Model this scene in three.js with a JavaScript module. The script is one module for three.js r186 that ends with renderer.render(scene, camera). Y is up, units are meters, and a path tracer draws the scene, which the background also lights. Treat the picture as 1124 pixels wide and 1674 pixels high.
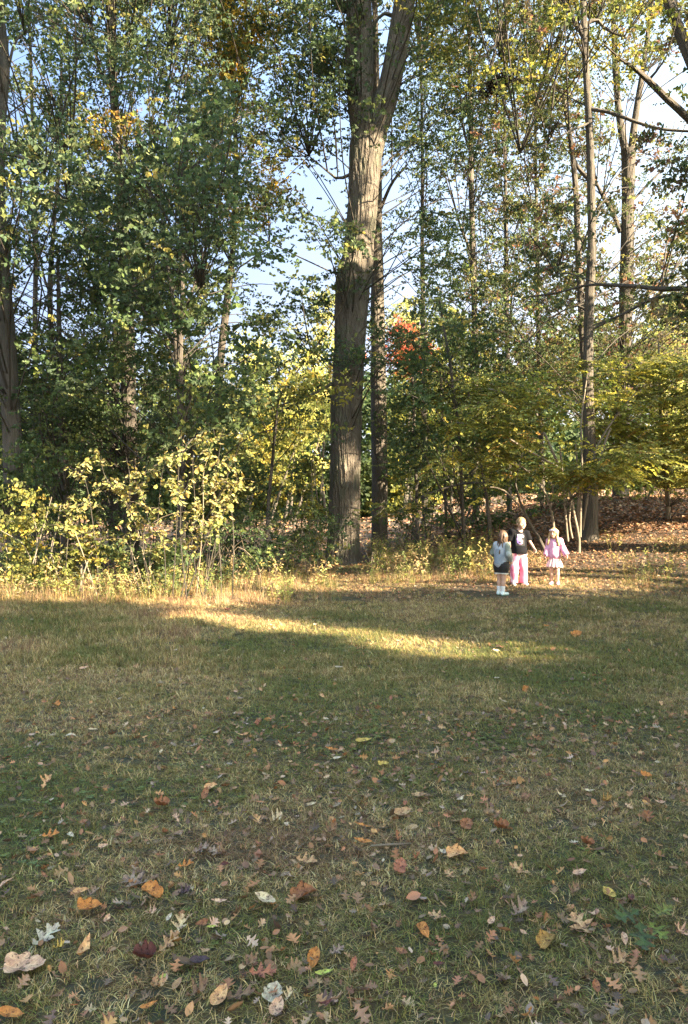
import * as THREE from 'three';
import { mergeGeometries } from 'three/addons/utils/BufferGeometryUtils.js';

/* ================= camera, sky, sun, exposure ================= */
const PW = 1124, PH = 1674, FPX = 1366, EYE = 1.6, PITCH = Math.atan(16 / FPX);
const scene = new THREE.Scene();
const camera = new THREE.PerspectiveCamera(2 * Math.atan(PH / 2 / FPX) * 180 / Math.PI, PW / PH, 0.1, 600);
camera.position.set(0, EYE, 0);
camera.rotation.set(-PITCH, 0, 0);
scene.add(camera);
const renderer = new THREE.WebGLRenderer({ antialias: true });
renderer.setSize(688, 1024);
renderer.toneMapping = THREE.LinearToneMapping;
renderer.toneMappingExposure = 8.3;
renderer.shadowMap.enabled = true;
renderer.shadowMap.type = THREE.PCFSoftShadowMap;
const SUN_AZ = 58 * Math.PI / 180, SUN_EL = 27 * Math.PI / 180;
const S = new THREE.Vector3(Math.sin(SUN_AZ) * Math.cos(SUN_EL), Math.sin(SUN_EL), Math.cos(SUN_AZ) * Math.cos(SUN_EL));
const sun = new THREE.DirectionalLight(new THREE.Color().setRGB(1.0, 0.83, 0.57), 5.0);
sun.position.copy(S).multiplyScalar(80);
sun.castShadow = true;
sun.shadow.mapSize.set(4096, 4096);
Object.assign(sun.shadow.camera, { left: -45, right: 45, top: 45, bottom: -45, near: 1, far: 200 });
scene.add(sun); scene.add(sun.target);
{ // clear autumn sky: blue overhead, pale towards the horizon, with a strong warm out-of-view glow sunward, added to light the shaded lawn
  const w = 256, h = 128, data = new Float32Array(w * h * 4);
  const mixc = (a, b, t) => a.map((x, i) => x + (b[i] - x) * t);
  for (let j = 0; j < h; j++) for (let i = 0; i < w; i++) {
    const el = ((j + 0.5) / h - 0.5) * Math.PI, az = ((i + 0.5) / w - 0.5) * 2 * Math.PI;
    const y = Math.max(0, Math.sin(el)), k = Math.pow(1 - y, 3.6);
    let c = mixc([0.038, 0.073, 0.156], [0.128, 0.143, 0.160], k);
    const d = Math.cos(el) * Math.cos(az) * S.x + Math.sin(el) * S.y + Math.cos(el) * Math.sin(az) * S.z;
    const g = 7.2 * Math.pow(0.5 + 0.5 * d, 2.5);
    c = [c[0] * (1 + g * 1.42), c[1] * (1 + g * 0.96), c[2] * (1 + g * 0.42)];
    data.set([c[0], c[1], c[2], 1], (j * w + i) * 4);
  }
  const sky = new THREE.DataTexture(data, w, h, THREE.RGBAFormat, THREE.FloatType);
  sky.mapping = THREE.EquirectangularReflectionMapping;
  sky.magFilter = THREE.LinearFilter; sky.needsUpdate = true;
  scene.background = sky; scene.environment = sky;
}

/* ================= helpers ================= */
function mulberry(a) { return () => { a |= 0; a = a + 0x6D2B79F5 | 0; let t = Math.imul(a ^ a >>> 15, 1 | a); t = t + Math.imul(t ^ t >>> 7, 61 | t) ^ t; return ((t ^ t >>> 14) >>> 0) / 4294967296; }; }
let R = mulberry(12345);
const seed = n => { R = mulberry(n); };
const rr = (a, b) => a + (b - a) * R();
const gauss = () => (R() + R() + R() + R() - 2) * 1.0;
const pick = a => a[Math.floor(R() * a.length)];
const clamp = (x, a, b) => Math.max(a, Math.min(b, x));
const sstep = (a, b, x) => { const t = clamp((x - a) / (b - a), 0, 1); return t * t * (3 - 2 * t); };
const lerp = (a, b, t) => a + (b - a) * t;
const V = (x, y, z) => new THREE.Vector3(x, y, z);
function hash3(x, y, z) { let h = Math.imul(x, 374761393) ^ Math.imul(y, 668265263) ^ Math.imul(z, 2147483647 ^ 0x5bd1e995); h = Math.imul(h ^ h >>> 13, 1274126177); h ^= h >>> 16; return (h >>> 0) / 4294967296; }
function noise3(x, y, z) {
  const xi = Math.floor(x), yi = Math.floor(y), zi = Math.floor(z); let a = x - xi, b = y - yi, c = z - zi;
  a = a * a * (3 - 2 * a); b = b * b * (3 - 2 * b); c = c * c * (3 - 2 * c);
  const L = (i, j, k) => hash3(xi + i, yi + j, zi + k);
  return lerp(lerp(lerp(L(0, 0, 0), L(1, 0, 0), a), lerp(L(0, 1, 0), L(1, 1, 0), a), b), lerp(lerp(L(0, 0, 1), L(1, 0, 1), a), lerp(L(0, 1, 1), L(1, 1, 1), a), b), c) * 2 - 1;
}
const fbm = (x, y, z, o = 3) => { let s = 0, a = 0.5; for (let i = 0; i < o; i++) { s += a * noise3(x, y, z); x *= 2.03; y *= 2.03; z *= 2.03; a *= 0.5; } return s; };
// tileable 2-D noise of period p cells
function tnoise(x, y, px, py, s) {
  const xi = Math.floor(x), yi = Math.floor(y); let a = x - xi, b = y - yi; a = a * a * (3 - 2 * a); b = b * b * (3 - 2 * b);
  const m = (v, p) => ((v % p) + p) % p, L = (i, j) => hash3(m(xi + i, px), m(yi + j, py), s);
  return lerp(lerp(L(0, 0), L(1, 0), a), lerp(L(0, 1), L(1, 1), a), b) * 2 - 1;
}
function interp(tab, x) { if (x <= tab[0][0]) return tab[0][1]; for (let i = 1; i < tab.length; i++) if (x <= tab[i][0]) return lerp(tab[i - 1][1], tab[i][1], (x - tab[i - 1][0]) / (tab[i][0] - tab[i - 1][0])); return tab[tab.length - 1][1]; }
const names = {};
function numbered(n) { const k = names[n] = (names[n] ?? -1) + 1; return k ? `${n}_${String(k).padStart(3, '0')}` : n; }
function tag(o, label, category, group, kind) { o.userData.label = label; if (category) o.userData.category = category; if (group) o.userData.group = group; if (kind) o.userData.kind = kind; return o; }
function base(name, label, category, pos, group) { const o = new THREE.Group(); o.name = numbered(name); o.position.copy(pos); scene.add(o); return tag(o, label, category, group); }
function mesh(name, geo, mat, parent) { const m = new THREE.Mesh(geo, mat); m.name = parent ? name : numbered(name); m.castShadow = m.receiveShadow = true; (parent || scene).add(m); return m; }
// a point of the scene that lies at depth d in the direction of a pixel of the view
function dirOf(px, py) { const cx = (px - PW / 2) / FPX, cy = -(py - PH / 2) / FPX, c = Math.cos(PITCH), s = Math.sin(PITCH); return V(cx, cy * c - s, -c - cy * s); }
function at(px, py, d) { const v = dirOf(px, py); return v.multiplyScalar(d / -v.z).add(V(0, EYE, 0)); }
function toPx(p) { const c = Math.cos(PITCH), s = Math.sin(PITCH), y = p.y - EYE, z = p.z, cy = y * c - z * s, cz = y * s + z * c; return [PW / 2 + FPX * p.x / -cz, PH / 2 - FPX * cy / -cz]; }
// the lie of the land: an almost flat lawn, a bank rising to the right behind
function ground(x, z) {
  const d = -z;
  let h = 1.72 * sstep(11.5, 28, d) * sstep(-1.5, 9, x - 0.03 * (d - 20)) + 0.35 * sstep(26, 60, d);
  h += 0.9 * sstep(9, 30, x) * sstep(6, 20, d);
  h += 0.05 * noise3(x * 0.23 + 7, 0, z * 0.23) + 0.016 * noise3(x * 0.9, 3, z * 0.9) * sstep(0, 6, d) + 0.002 * noise3(x * 2.7, 5, z * 2.7);
  return h;
}
function groundHit(px, py) { const v = dirOf(px, py), o = V(0, EYE, 0); let t = 0.5; for (let i = 0; i < 4000; i++) { const p = o.clone().addScaledVector(v, t); if (p.y <= ground(p.x, p.z)) return p; t += 0.002 + t * 0.002; } return o.addScaledVector(v, 60); }

/* ================= materials and textures ================= */
function dataTex(w, h, fn, srgb, rep) {
  const d = new Uint8Array(w * h * 4);
  for (let j = 0; j < h; j++) for (let i = 0; i < w; i++) { const c = fn(i, j); d.set([clamp(c[0], 0, 1) * 255, clamp(c[1], 0, 1) * 255, clamp(c[2], 0, 1) * 255, 255], (j * w + i) * 4); }
  const t = new THREE.DataTexture(d, w, h); t.wrapS = t.wrapT = THREE.RepeatWrapping; t.magFilter = THREE.LinearFilter; t.minFilter = THREE.LinearMipmapLinearFilter; t.generateMipmaps = true;
  if (srgb) t.colorSpace = THREE.SRGBColorSpace; if (rep) t.repeat.set(...rep); t.needsUpdate = true; return t;
}
const enc = c => c.map(x => x <= 0.0031308 ? 12.92 * x : 1.055 * Math.pow(x, 1 / 2.4) - 0.055);
// bark: interlaced vertical ridges; one tile is 1 m wide and 1.6 m high
function barkHeight(i, j, N) {
  const x = i / N, y = j / N, w = 0.35 * tnoise(x * 8, y * 6, 8, 6, 3) + 0.18 * tnoise(x * 20, y * 18, 20, 18, 5);
  const a = tnoise(x * 22 + w * 1.4, y * 5, 22, 5, 11), b = tnoise(x * 40 + w * 2, y * 9, 40, 9, 17);
  return clamp(0.5 + 0.55 * (1 - Math.abs(a) * 2.4) * 0.6 + 0.25 * b + 0.12 * tnoise(x * 64, y * 64, 64, 64, 23), 0, 1);
}
const NB = 512, barkH = new Float32Array(NB * NB);
for (let j = 0; j < NB; j++) for (let i = 0; i < NB; i++) barkH[j * NB + i] = barkHeight(i, j, NB);
const barkBump = dataTex(NB, NB, (i, j) => { const h = barkH[j * NB + i]; return [h, h, h]; });
function barkMap(c1, c2, moss) {
  return dataTex(NB, NB, (i, j) => {
    const h = barkH[j * NB + i], x = i / NB, y = j / NB, p = tnoise(x * 5, y * 4, 5, 4, 31) * 0.5 + 0.5, q = tnoise(x * 90, y * 40, 90, 40, 37) * 0.5 + 0.5;
    const l = 0.72 + 0.2 * h + 0.25 * (q - 0.5); let c = c1.map((a, k) => lerp(a, c2[k], p) * l);
    if (moss) { const m = sstep(0.25, 0.6, tnoise(x * 4 + 0.3, y * 7, 4, 7, 41)) * 0.55; c = c.map((a, k) => lerp(a, moss[k], m)); }
    return enc(c);
  }, true);
}
const barkMats = {
  oak: new THREE.MeshStandardMaterial({ map: barkMap([0.088, 0.073, 0.058], [0.15, 0.124, 0.098], [0.09, 0.09, 0.06]), bumpMap: barkBump, bumpScale: 0.06, roughness: 0.95 }),
  dark: new THREE.MeshStandardMaterial({ map: barkMap([0.062, 0.052, 0.043], [0.11, 0.093, 0.077]), bumpMap: barkBump, bumpScale: 0.022, roughness: 0.95 }),
  mid: new THREE.MeshStandardMaterial({ map: barkMap([0.08, 0.068, 0.055], [0.135, 0.114, 0.093]), bumpMap: barkBump, bumpScale: 0.02, roughness: 0.95 }),
  pale: new THREE.MeshStandardMaterial({ map: barkMap([0.17, 0.14, 0.105], [0.24, 0.20, 0.155]), bumpMap: barkBump, bumpScale: 0.004, roughness: 0.9 }),
};
const twigMat = new THREE.MeshStandardMaterial({ color: new THREE.Color().setRGB(0.05, 0.042, 0.034), roughness: 0.95 });
const caneMat = new THREE.MeshStandardMaterial({ color: new THREE.Color().setRGB(0.24, 0.185, 0.13), roughness: 0.9 });
const leafMat = new THREE.MeshPhysicalMaterial({ color: 0xffffff, vertexColors: true, roughness: 1, transmission: 0.54, thickness: 0, side: THREE.DoubleSide, specularIntensity: 0.3 });
const grassMat = new THREE.MeshPhysicalMaterial({ color: 0xffffff, vertexColors: true, roughness: 1, transmission: 0.25, thickness: 0, side: THREE.DoubleSide, specularIntensity: 0.3 });
const litterMat = new THREE.MeshStandardMaterial({ color: 0xffffff, vertexColors: true, roughness: 0.85, side: THREE.DoubleSide });

/* ================= geometry builders ================= */
class MB { // triangle soup with colours
  constructor() { this.p = []; this.c = []; }
  tri(a, b, c, col, col2, col3) { this.p.push(...a, ...b, ...c); this.c.push(...col, ...(col2 || col), ...(col3 || col)); }
  geo() { const g = new THREE.BufferGeometry(); g.setAttribute('position', new THREE.Float32BufferAttribute(this.p, 3)); g.setAttribute('color', new THREE.Float32BufferAttribute(this.c, 3)); g.computeVertexNormals(); return g; }
}
// one folded leaf: base point, direction, side vector, length, half-width
function leafTo(mb, b, dir, side, L, W, col, fold = 0.25, lob = 0) {
  const n = V(0, 0, 0).crossVectors(dir, side).normalize(), P = (t, w, u) => { const v = b.clone().addScaledVector(dir, t * L).addScaledVector(side, w * W).addScaledVector(n, u * L); return [v.x, v.y, v.z]; };
  const droop = -0.12, A = P(0, 0, 0), M1 = P(0.38, 0, 0.0), M2 = P(0.72, 0, droop * 0.4), T = P(1, 0, droop);
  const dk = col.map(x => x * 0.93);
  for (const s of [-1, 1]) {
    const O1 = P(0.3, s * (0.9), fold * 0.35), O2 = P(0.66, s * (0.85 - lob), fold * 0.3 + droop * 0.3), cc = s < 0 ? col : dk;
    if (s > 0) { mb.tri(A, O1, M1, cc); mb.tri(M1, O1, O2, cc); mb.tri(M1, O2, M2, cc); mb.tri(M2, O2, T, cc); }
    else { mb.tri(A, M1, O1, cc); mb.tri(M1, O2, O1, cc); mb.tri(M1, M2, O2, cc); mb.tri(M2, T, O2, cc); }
  }
}
function rndDir() { const z = rr(-1, 1), a = rr(0, 6.2832), s = Math.sqrt(1 - z * z); return V(s * Math.cos(a), z, s * Math.sin(a)); }
// a sprig: a short twig with leaves; flat = leaves spread in one plane like a beech spray
function sprigGeo(n, len, L, W, flat, droop = 0.4) {
  const mb = new MB(), tw = [0.3, 0.26, 0.22];
  const ax = V(1, 0, 0);
  const w = 0.004; mb.tri([0, 0, -w], [0, 0, w], [len, -0.02, 0], tw); mb.tri([0, -w, 0], [0, w, 0], [len, -0.02, 0], tw);
  for (let i = 0; i < n; i++) {
    const t = (i + 0.6) / n, b = V(len * t, -0.02 * t, 0), s = i % 2 ? 1 : -1; let d, side;
    if (flat) { d = V(0.75, rr(-0.3, 0.1), s * rr(0.5, 1)).normalize(); side = V(d.z, rr(-0.35, 0.35), -d.x).normalize(); }
    else { d = rndDir().add(V(0.5, -droop, 0)).normalize(); side = V(0, 0, 0).crossVectors(d, rndDir()).normalize(); }
    const k = rr(0.7, 1.15), v = rr(0.75, 1.2);
    leafTo(mb, b, d, side, L * k, W * k, [v, v * rr(0.96, 1.04), v * rr(0.8, 1.1)], rr(0, 0.4), rr(0, 0.2));
  }
  return mb.geo();
}
seed(7);
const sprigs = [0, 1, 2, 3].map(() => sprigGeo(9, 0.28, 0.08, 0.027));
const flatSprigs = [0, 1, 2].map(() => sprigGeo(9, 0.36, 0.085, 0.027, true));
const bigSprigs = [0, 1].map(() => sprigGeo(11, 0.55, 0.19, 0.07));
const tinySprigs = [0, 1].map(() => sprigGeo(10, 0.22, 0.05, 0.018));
// tapered tube through points [x,y,z,r]; uv in metres over the bark tile
function tube(pts, seg = 8, step = 0.25, rough = 0, disp) {
  const P = pts.map(p => V(p[0], p[1], p[2])), rad = pts.map(p => p[3]);
  const curve = P.length > 2 ? new THREE.CatmullRomCurve3(P, false, 'centripetal') : new THREE.LineCurve3(P[0], P[1]);
  const total = curve.getLength(), n = Math.max(2, Math.ceil(total / step)), pos = [], uv = [], idx = [];
  let acc = 0, prev = null, N = null;
  for (let i = 0; i <= n; i++) {
    const t = i / n, p = curve.getPoint(t), tan = curve.getTangent(t), k = t * (P.length - 1), k0 = Math.min(P.length - 2, Math.floor(k)), r = lerp(rad[k0], rad[k0 + 1], k - k0);
    if (!N) { N = Math.abs(tan.y) > 0.7 ? V(1, 0, 0) : V(0, 1, 0); }
    N.addScaledVector(tan, -N.dot(tan)).normalize(); const B = V(0, 0, 0).crossVectors(tan, N);
    if (prev) acc += p.distanceTo(prev); prev = p;
    for (let j = 0; j <= seg; j++) {
      const a = j / seg * Math.PI * 2, ca = Math.cos(a), sa = Math.sin(a); const jj = j % seg, a2 = jj / seg * 6.2832;
      let q = r; if (rough) q *= 1 + rough * noise3(Math.cos(a2) * 2.2 + p.x, p.y * 0.8, Math.sin(a2) * 2.2 + p.z); if (disp) q = disp(q, a2, p, N, B, t);
      pos.push(p.x + (N.x * ca + B.x * sa) * q, p.y + (N.y * ca + B.y * sa) * q, p.z + (N.z * ca + B.z * sa) * q);
      uv.push(j / seg * Math.max(0.25, Math.round(rad[0] * 6.28 * 4) / 4), acc / 1.6);
    }
  }
  for (let i = 0; i < n; i++) for (let j = 0; j < seg; j++) { const a = i * (seg + 1) + j, b = a + 1, c = a + seg + 1, d = c + 1; idx.push(a, b, c, b, d, c); }
  const g = new THREE.BufferGeometry(); g.setAttribute('position', new THREE.Float32BufferAttribute(pos, 3)); g.setAttribute('uv', new THREE.Float32BufferAttribute(uv, 2)); g.setIndex(idx); g.computeVertexNormals();
  // weld the seam's normals
  const nn = g.attributes.normal; for (let i = 0; i <= n; i++) { const a = i * (seg + 1), b = a + seg, v = V(nn.getX(a) + nn.getX(b), nn.getY(a) + nn.getY(b), nn.getZ(a) + nn.getZ(b)).normalize(); nn.setXYZ(a, v.x, v.y, v.z); nn.setXYZ(b, v.x, v.y, v.z); }
  return g;
}
const local = (g, o) => { g.translate(-o.x, -o.y, -o.z); return g; };
const M4 = new THREE.Matrix4(), Q = new THREE.Quaternion(), E = new THREE.Euler(), SC = V(1, 1, 1);
// items: {p: Vector3, e: [rx, ry, rz], s, c: [r,g,b]}
function instanced(name, geo, mat, items, parent, origin) {
  const m = new THREE.InstancedMesh(geo, mat, items.length); m.name = parent ? name : numbered(name); m.castShadow = m.receiveShadow = true;
  const col = new THREE.Color();
  items.forEach((it, i) => { E.set(it.e[0], it.e[1], it.e[2], 'YXZ'); Q.setFromEuler(E); const s = it.s; SC.set(s, s * (it.sy || 1), s); M4.compose(origin ? it.p.clone().sub(origin) : it.p, Q, SC); m.setMatrixAt(i, M4); m.setColorAt(i, col.setRGB(it.c[0], it.c[1], it.c[2])); });
  m.userData.kind = 'stuff'; (parent || scene).add(m); return m;
}

/* ================= palettes (linear base colours) ================= */
const vary = (c, k = 0.25) => { const v = rr(1 - k, 1 + k); return [c[0] * v * rr(0.92, 1.08), c[1] * v, c[2] * v * rr(0.85, 1.15)]; };
const PAL = {
  green: [[[0.072, 0.108, 0.055], 5], [[0.105, 0.142, 0.062], 4], [[0.17, 0.195, 0.07], 2.0], [[0.32, 0.28, 0.08], 0.5]],
  deep: [[[0.07, 0.108, 0.045], 5], [[0.10, 0.14, 0.05], 4], [[0.17, 0.195, 0.06], 2], [[0.30, 0.27, 0.08], 0.3]],
  gold: [[[0.52, 0.35, 0.05], 4], [[0.38, 0.31, 0.06], 3], [[0.17, 0.18, 0.045], 3], [[0.46, 0.24, 0.05], 1]],
  olive: [[[0.20, 0.20, 0.045], 4], [[0.14, 0.16, 0.04], 4], [[0.33, 0.29, 0.055], 2.2], [[0.48, 0.37, 0.07], 0.8]],
  russet: [[[0.09, 0.115, 0.045], 6], [[0.15, 0.12, 0.068], 2.6], [[0.24, 0.12, 0.075], 0.9], [[0.24, 0.23, 0.07], 2.2]],
  beech: [[[0.25, 0.245, 0.045], 4], [[0.16, 0.185, 0.042], 4], [[0.46, 0.40, 0.07], 2], [[0.52, 0.31, 0.07], 0.35]],
  bright: [[[0.44, 0.42, 0.13], 4], [[0.28, 0.32, 0.09], 3], [[0.56, 0.48, 0.16], 3]],
  red: [[[0.50, 0.12, 0.06], 4], [[0.5, 0.22, 0.07], 2], [[0.36, 0.09, 0.055], 2]],
  brown: [[[0.09, 0.065, 0.045], 4], [[0.13, 0.09, 0.06], 2]],
};
for (const k in PAL) { const t = PAL[k].reduce((s, a) => s + a[1], 0); let u = 0; PAL[k] = PAL[k].map(a => [a[0], u += a[1] / t]); }
const palCol = (name, k) => { const r = R(), p = PAL[name]; for (const a of p) if (r <= a[1]) return vary(a[0], k); return vary(p[0][0], k); };

/* ================= ground ================= */
{
  const xs = [], zs = []; const push = (arr, a, b, s) => { for (let v = a; v < b - 1e-6; v += s) arr.push(v); };
  push(xs, -300, -60, 30); push(xs, -60, -16, 2); push(xs, -16, 16, 0.16); push(xs, 16, 60, 2); push(xs, 60, 301, 30);
  push(zs, -400, -70, 30); push(zs, -70, -32, 1.5); push(zs, -32, -0.5, 0.16); push(zs, -0.5, 20, 1.5); push(zs, 20, 150, 20);
  const nx = xs.length, nz = zs.length, pos = [], uv = [], col = [], idx = [];
  for (let j = 0; j < nz; j++) for (let i = 0; i < nx; i++) {
    const x = xs[i], z = zs[j]; pos.push(x, ground(x, z), z); uv.push(x / 1.7, z / 1.7);
    const wood = sstep(13, 17, -z + 0.3 * noise3(x * 0.5, 1, z * 0.5)), p = fbm(x * 0.45, 2, z * 0.45) + 0.35 * noise3(x * 1.7, 9, z * 1.7);
    const lawn = [lerp(0.10, 0.075, sstep(-0.3, 0.4, p)), lerp(0.075, 0.065, sstep(-0.3, 0.4, p)), lerp(0.032, 0.024, sstep(-0.3, 0.4, p))], lit = [0.10, 0.062, 0.036];
    col.push(...lawn.map((a, k) => lerp(a, lit[k], wood)));
  }
  for (let j = 0; j < nz - 1; j++) for (let i = 0; i < nx - 1; i++) { const a = j * nx + i, b = a + 1, c = a + nx, d = c + 1; idx.push(a, c, b, b, c, d); }
  const g = new THREE.BufferGeometry(); g.setAttribute('position', new THREE.Float32BufferAttribute(pos, 3)); g.setAttribute('uv', new THREE.Float32BufferAttribute(uv, 2)); g.setAttribute('color', new THREE.Float32BufferAttribute(col, 3)); g.setIndex(idx); g.computeVertexNormals();
  const N = 512, hm = (i, j) => { const x = i / N, y = j / N; return 0.5 + 0.25 * tnoise(x * 24, y * 24, 24, 24, 1) + 0.2 * tnoise(x * 60, y * 60, 60, 60, 2) + 0.2 * tnoise(x * 128, y * 128, 128, 128, 3); };
  const map = dataTex(N, N, (i, j) => { const h = hm(i, j), y = tnoise(i / N * 40, j / N * 40, 40, 40, 9), c = [0.75 + 0.5 * (h - 0.5) + 0.12 * y, 0.75 + 0.5 * (h - 0.5), 0.72 + 0.45 * (h - 0.5) - 0.1 * y]; return c; }, true);
  const bump = dataTex(N, N, (i, j) => { const h = hm(i, j); return [h, h, h]; });
  tag(mesh('ground', g, new THREE.MeshStandardMaterial({ map, bumpMap: bump, bumpScale: 0.03, vertexColors: true, roughness: 1 })), 'lawn and woodland floor rising to a leafy bank on the right', 'ground', null, 'structure');
}

/* ================= where the sun comes through ================= */
// ground point that the sun's ray through p would reach
const sunFoot = p => { const t = (p.y) / S.y; return [p.x - S.x * t, p.z - S.z * t]; };
// beside (across the sun's direction) and up the forked trunk: which part of it lies on the ray to that ground point
const byTrunk = (gx, gz) => { const x = gx - 0.1, z = gz + 20.9; return [Math.abs(-Math.cos(SUN_AZ) * x + Math.sin(SUN_AZ) * z), (-Math.sin(SUN_AZ) * x - Math.cos(SUN_AZ) * z) * Math.tan(SUN_EL)]; };
function openToSun(gx, gz) { // gaps between the trees that stand to the right, told by the ground they light
  const d = -gz; if (d < 2.5) return false;
  const px = PW / 2 + FPX * gx / d, py = 821 + FPX * EYE / d;
  if (px > 235 && px < 965 && d < 14) {
    const yc = interp([[235, 1000], [430, 1019], [600, 1044], [740, 1062], [965, 1072]], px), hw = interp([[235, 3], [330, 6], [430, 7], [600, 12], [740, 12], [880, 8], [965, 3]], px);
    if (Math.abs(py - yc) < hw + 4 * noise3(gx * 2.2, 1, gz * 2.2)) return noise3(gx * 1.6, 40, gz * 1.6) + 0.6 * noise3(gx * 3.7, 41, gz * 3.7) > -0.62;
  }
  const n = noise3(gx * 0.42, 4.7, gz * 0.42) + 0.55 * noise3(gx * 1.1, 8.3, gz * 1.1);
  if (d < 12.9 + 0.25 * noise3(gx, 2, gz)) return false;
  // the forked trunk, lit at its foot and high up
  const [tu, ty] = byTrunk(gx, gz);
  if (tu < 1.25 && ((ty > -0.7 && ty < 3.4) || (ty > 7.4 && ty < 10.4))) return noise3(gx * 0.9, 61, gz * 0.9) + 0.5 * noise3(gx * 2.1, 62, gz * 2.1) > -0.3;
  if (tu < 1.6 && ((ty > 4 && ty < 7.0) || (ty > 10.6 && ty < 22))) return false;
  const ly = (-6.8 - gx) / 1.66; if (ly > 0.3 && ly < 13 && Math.abs(gz + 17 + 1.04 * ly) < 1.0) return false;
  if (d < 17.5) {
    if (gx < -1) return n > -0.8;
    if (gx > 1.8 && gx < 5.2 && d > 14.8 && d < 17.5) return true;
    if (Math.hypot((gx - 4.1) / 1.25, (d - 14.0) / 0.42) < 1) return true;
    return d > 14.8 && n > -0.35;
  }
  if (gx > 0.6 && gx < 6.8 && d > 20.5 && d < 37) return n > 0.45;
  if (gx >= 6.8 && gx < 16 && d < 32) return n > -0.45;
  if (gx > -7 && gx < -1.6 && d < 22) return n > 0.15;
  if (d < 24) return gx > -6 ? n > -0.6 : n > -0.45;
  if (d < 33) return n > -0.5;
  return n > -0.6;
}
const perp = [-Math.cos(SUN_AZ), Math.sin(SUN_AZ)];
const nearGap = (gx, gz, m) => openToSun(gx, gz) || (gz > -18 && (openToSun(gx + perp[0] * m, gz + perp[1] * m) || openToSun(gx - perp[0] * m, gz - perp[1] * m) || openToSun(gx + perp[0] * m * 0.5, gz + perp[1] * m * 0.5) || openToSun(gx - perp[0] * m * 0.5, gz - perp[1] * m * 0.5)));
// places that the sun reaches between the nearer trees as well
function keyLit(gx, gz) { const d = -gz, px = PW / 2 + FPX * gx / d; if (d < 12.9) return openToSun(gx, gz); const [tu, ty] = byTrunk(gx, gz); if (tu < 0.95 && ((ty > -0.6 && ty < 3.3) || (ty > 7.6 && ty < 10.3))) return true; return gx > 2 && gx < 5 && d > 15 && d < 17.2; }

/* ================= trees ================= */
// trunk rows are [pixel x, pixel y, pixel width] at the tree's depth
function worldRows(rows, d, dz = 0) { return rows.map((r, i) => { const dd = d + dz * i / Math.max(1, rows.length - 1), p = at(r[0], r[1], dd); return [p.x, p.y, p.z, r[2] / FPX * dd / 2]; }); }
const trees = [];
function tree(o) { // o: name, label, d, rows, bark, limbs, pal, reach, crown range
  const pts = worldRows(o.rows, o.d, o.dz || 0); const f = pts[0]; const gy = ground(f[0], f[2]);
  if (o.toGround !== false && f[1] > gy - 0.05) pts.unshift([f[0] + (o.footX || 0), gy - 0.1, f[2], f[3] * (o.flare || 1.12)]); else pts[0][1] = gy - 0.1;
  const org = V(pts[0][0], gy, pts[0][2]);
  const g = base(o.name, o.label, o.category || 'tree', org, o.group);
  const seg = o.seg || (f[3] > 0.1 ? 16 : 8);
  mesh('trunk', local(tube(pts, seg, o.step || 0.3, o.rough ?? 0.09, o.disp), org), barkMats[o.bark || 'dark'], g);
  for (const l of o.limbs || []) { const lp = l.world || worldRows(l.rows, l.d ?? o.d, l.dz || 0); mesh('limb', local(tube(lp, l.seg || 8, 0.25, 0.1), org), barkMats[l.bark || o.bark || 'dark'], g); }
  const t = { ...o, g, org, pts, clumps: [] }; trees.push(t); return t;
}
const T = {};
T.big = tree({
  name: 'forked_tree', label: 'tall thick forked tree with grey furrowed bark standing at the lawn edge', d: 21, bark: 'oak', seg: 84, step: 0.06, rough: 0.05, flare: 1.05,
  rows: [[560, 932, 62], [560, 915, 56], [561, 890, 53], [562, 850, 51], [565, 750, 49], [567, 650, 50], [572, 560, 51], [576, 490, 55], [578, 462, 54], [583, 435, 51], [586, 400, 47], [591, 350, 47], [595, 300, 49], [598, 250, 53], [604, 215, 58]],
  disp: (q, a, p, N, B, t) => { const dir = V(0, 0, 0).addScaledVector(N, Math.cos(a)).addScaledVector(B, Math.sin(a)); q -= 0.015 * Math.pow(Math.abs(Math.sin(a * 11 + 2.2 * noise3(p.y * 0.9, 0, 7) + 1.2 * noise3(Math.cos(a) * 3, p.y * 2.2, Math.sin(a) * 3))), 6) + 0.012 * noise3(Math.cos(a) * 12, p.y * 6, Math.sin(a) * 12); q *= 1 + 0.02 * Math.sin(a * 7 + 1.3 * noise3(p.y * 0.7, a, 3)) + 0.022 * noise3(Math.cos(a) * 5, p.y * 1.1, Math.sin(a) * 5); const foot = sstep(0.75, 0, p.y - 0.0); q *= 1 + foot * (0.07 + 0.1 * Math.pow(Math.max(0, Math.sin(a * 4 + 0.6)), 2)); const k = at(556, 440, 21), b = p.y - k.y; q += 0.09 * Math.exp(-b * b / 0.05) * Math.max(0, -dir.x * 0.8 + dir.z * 0.5) + 0.03 * Math.exp(-(b + 0.35) * (b + 0.35) / 0.02) * Math.max(0, -dir.x + dir.z * 0.4); return q; },
  limbs: [{ rows: [[598, 236, 40], [591, 190, 42], [588, 100, 45], [586, 30, 43], [583, -120, 38], [578, -300, 30]], seg: 20 }, { rows: [[607, 232, 36], [618, 195, 40], [634, 150, 37], [645, 100, 36], [653, 50, 35], [662, -10, 34], [676, -150, 30], [690, -300, 22]], seg: 20 },
    { rows: [[553, 620, 6], [520, 640, 5], [480, 655, 4], [440, 668, 2]], dz: -1.5 }, { rows: [[572, 285, 6], [552, 292, 5], [535, 280, 3], [505, 255, 2]] }, { rows: [[640, 25, 7], [625, 22, 6], [612, 40, 5], [600, 60, 3]] }],
  pal: 'green', reach: 130, yr: [-500, 560], w: 1.3, var: 1.6,
});
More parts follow.
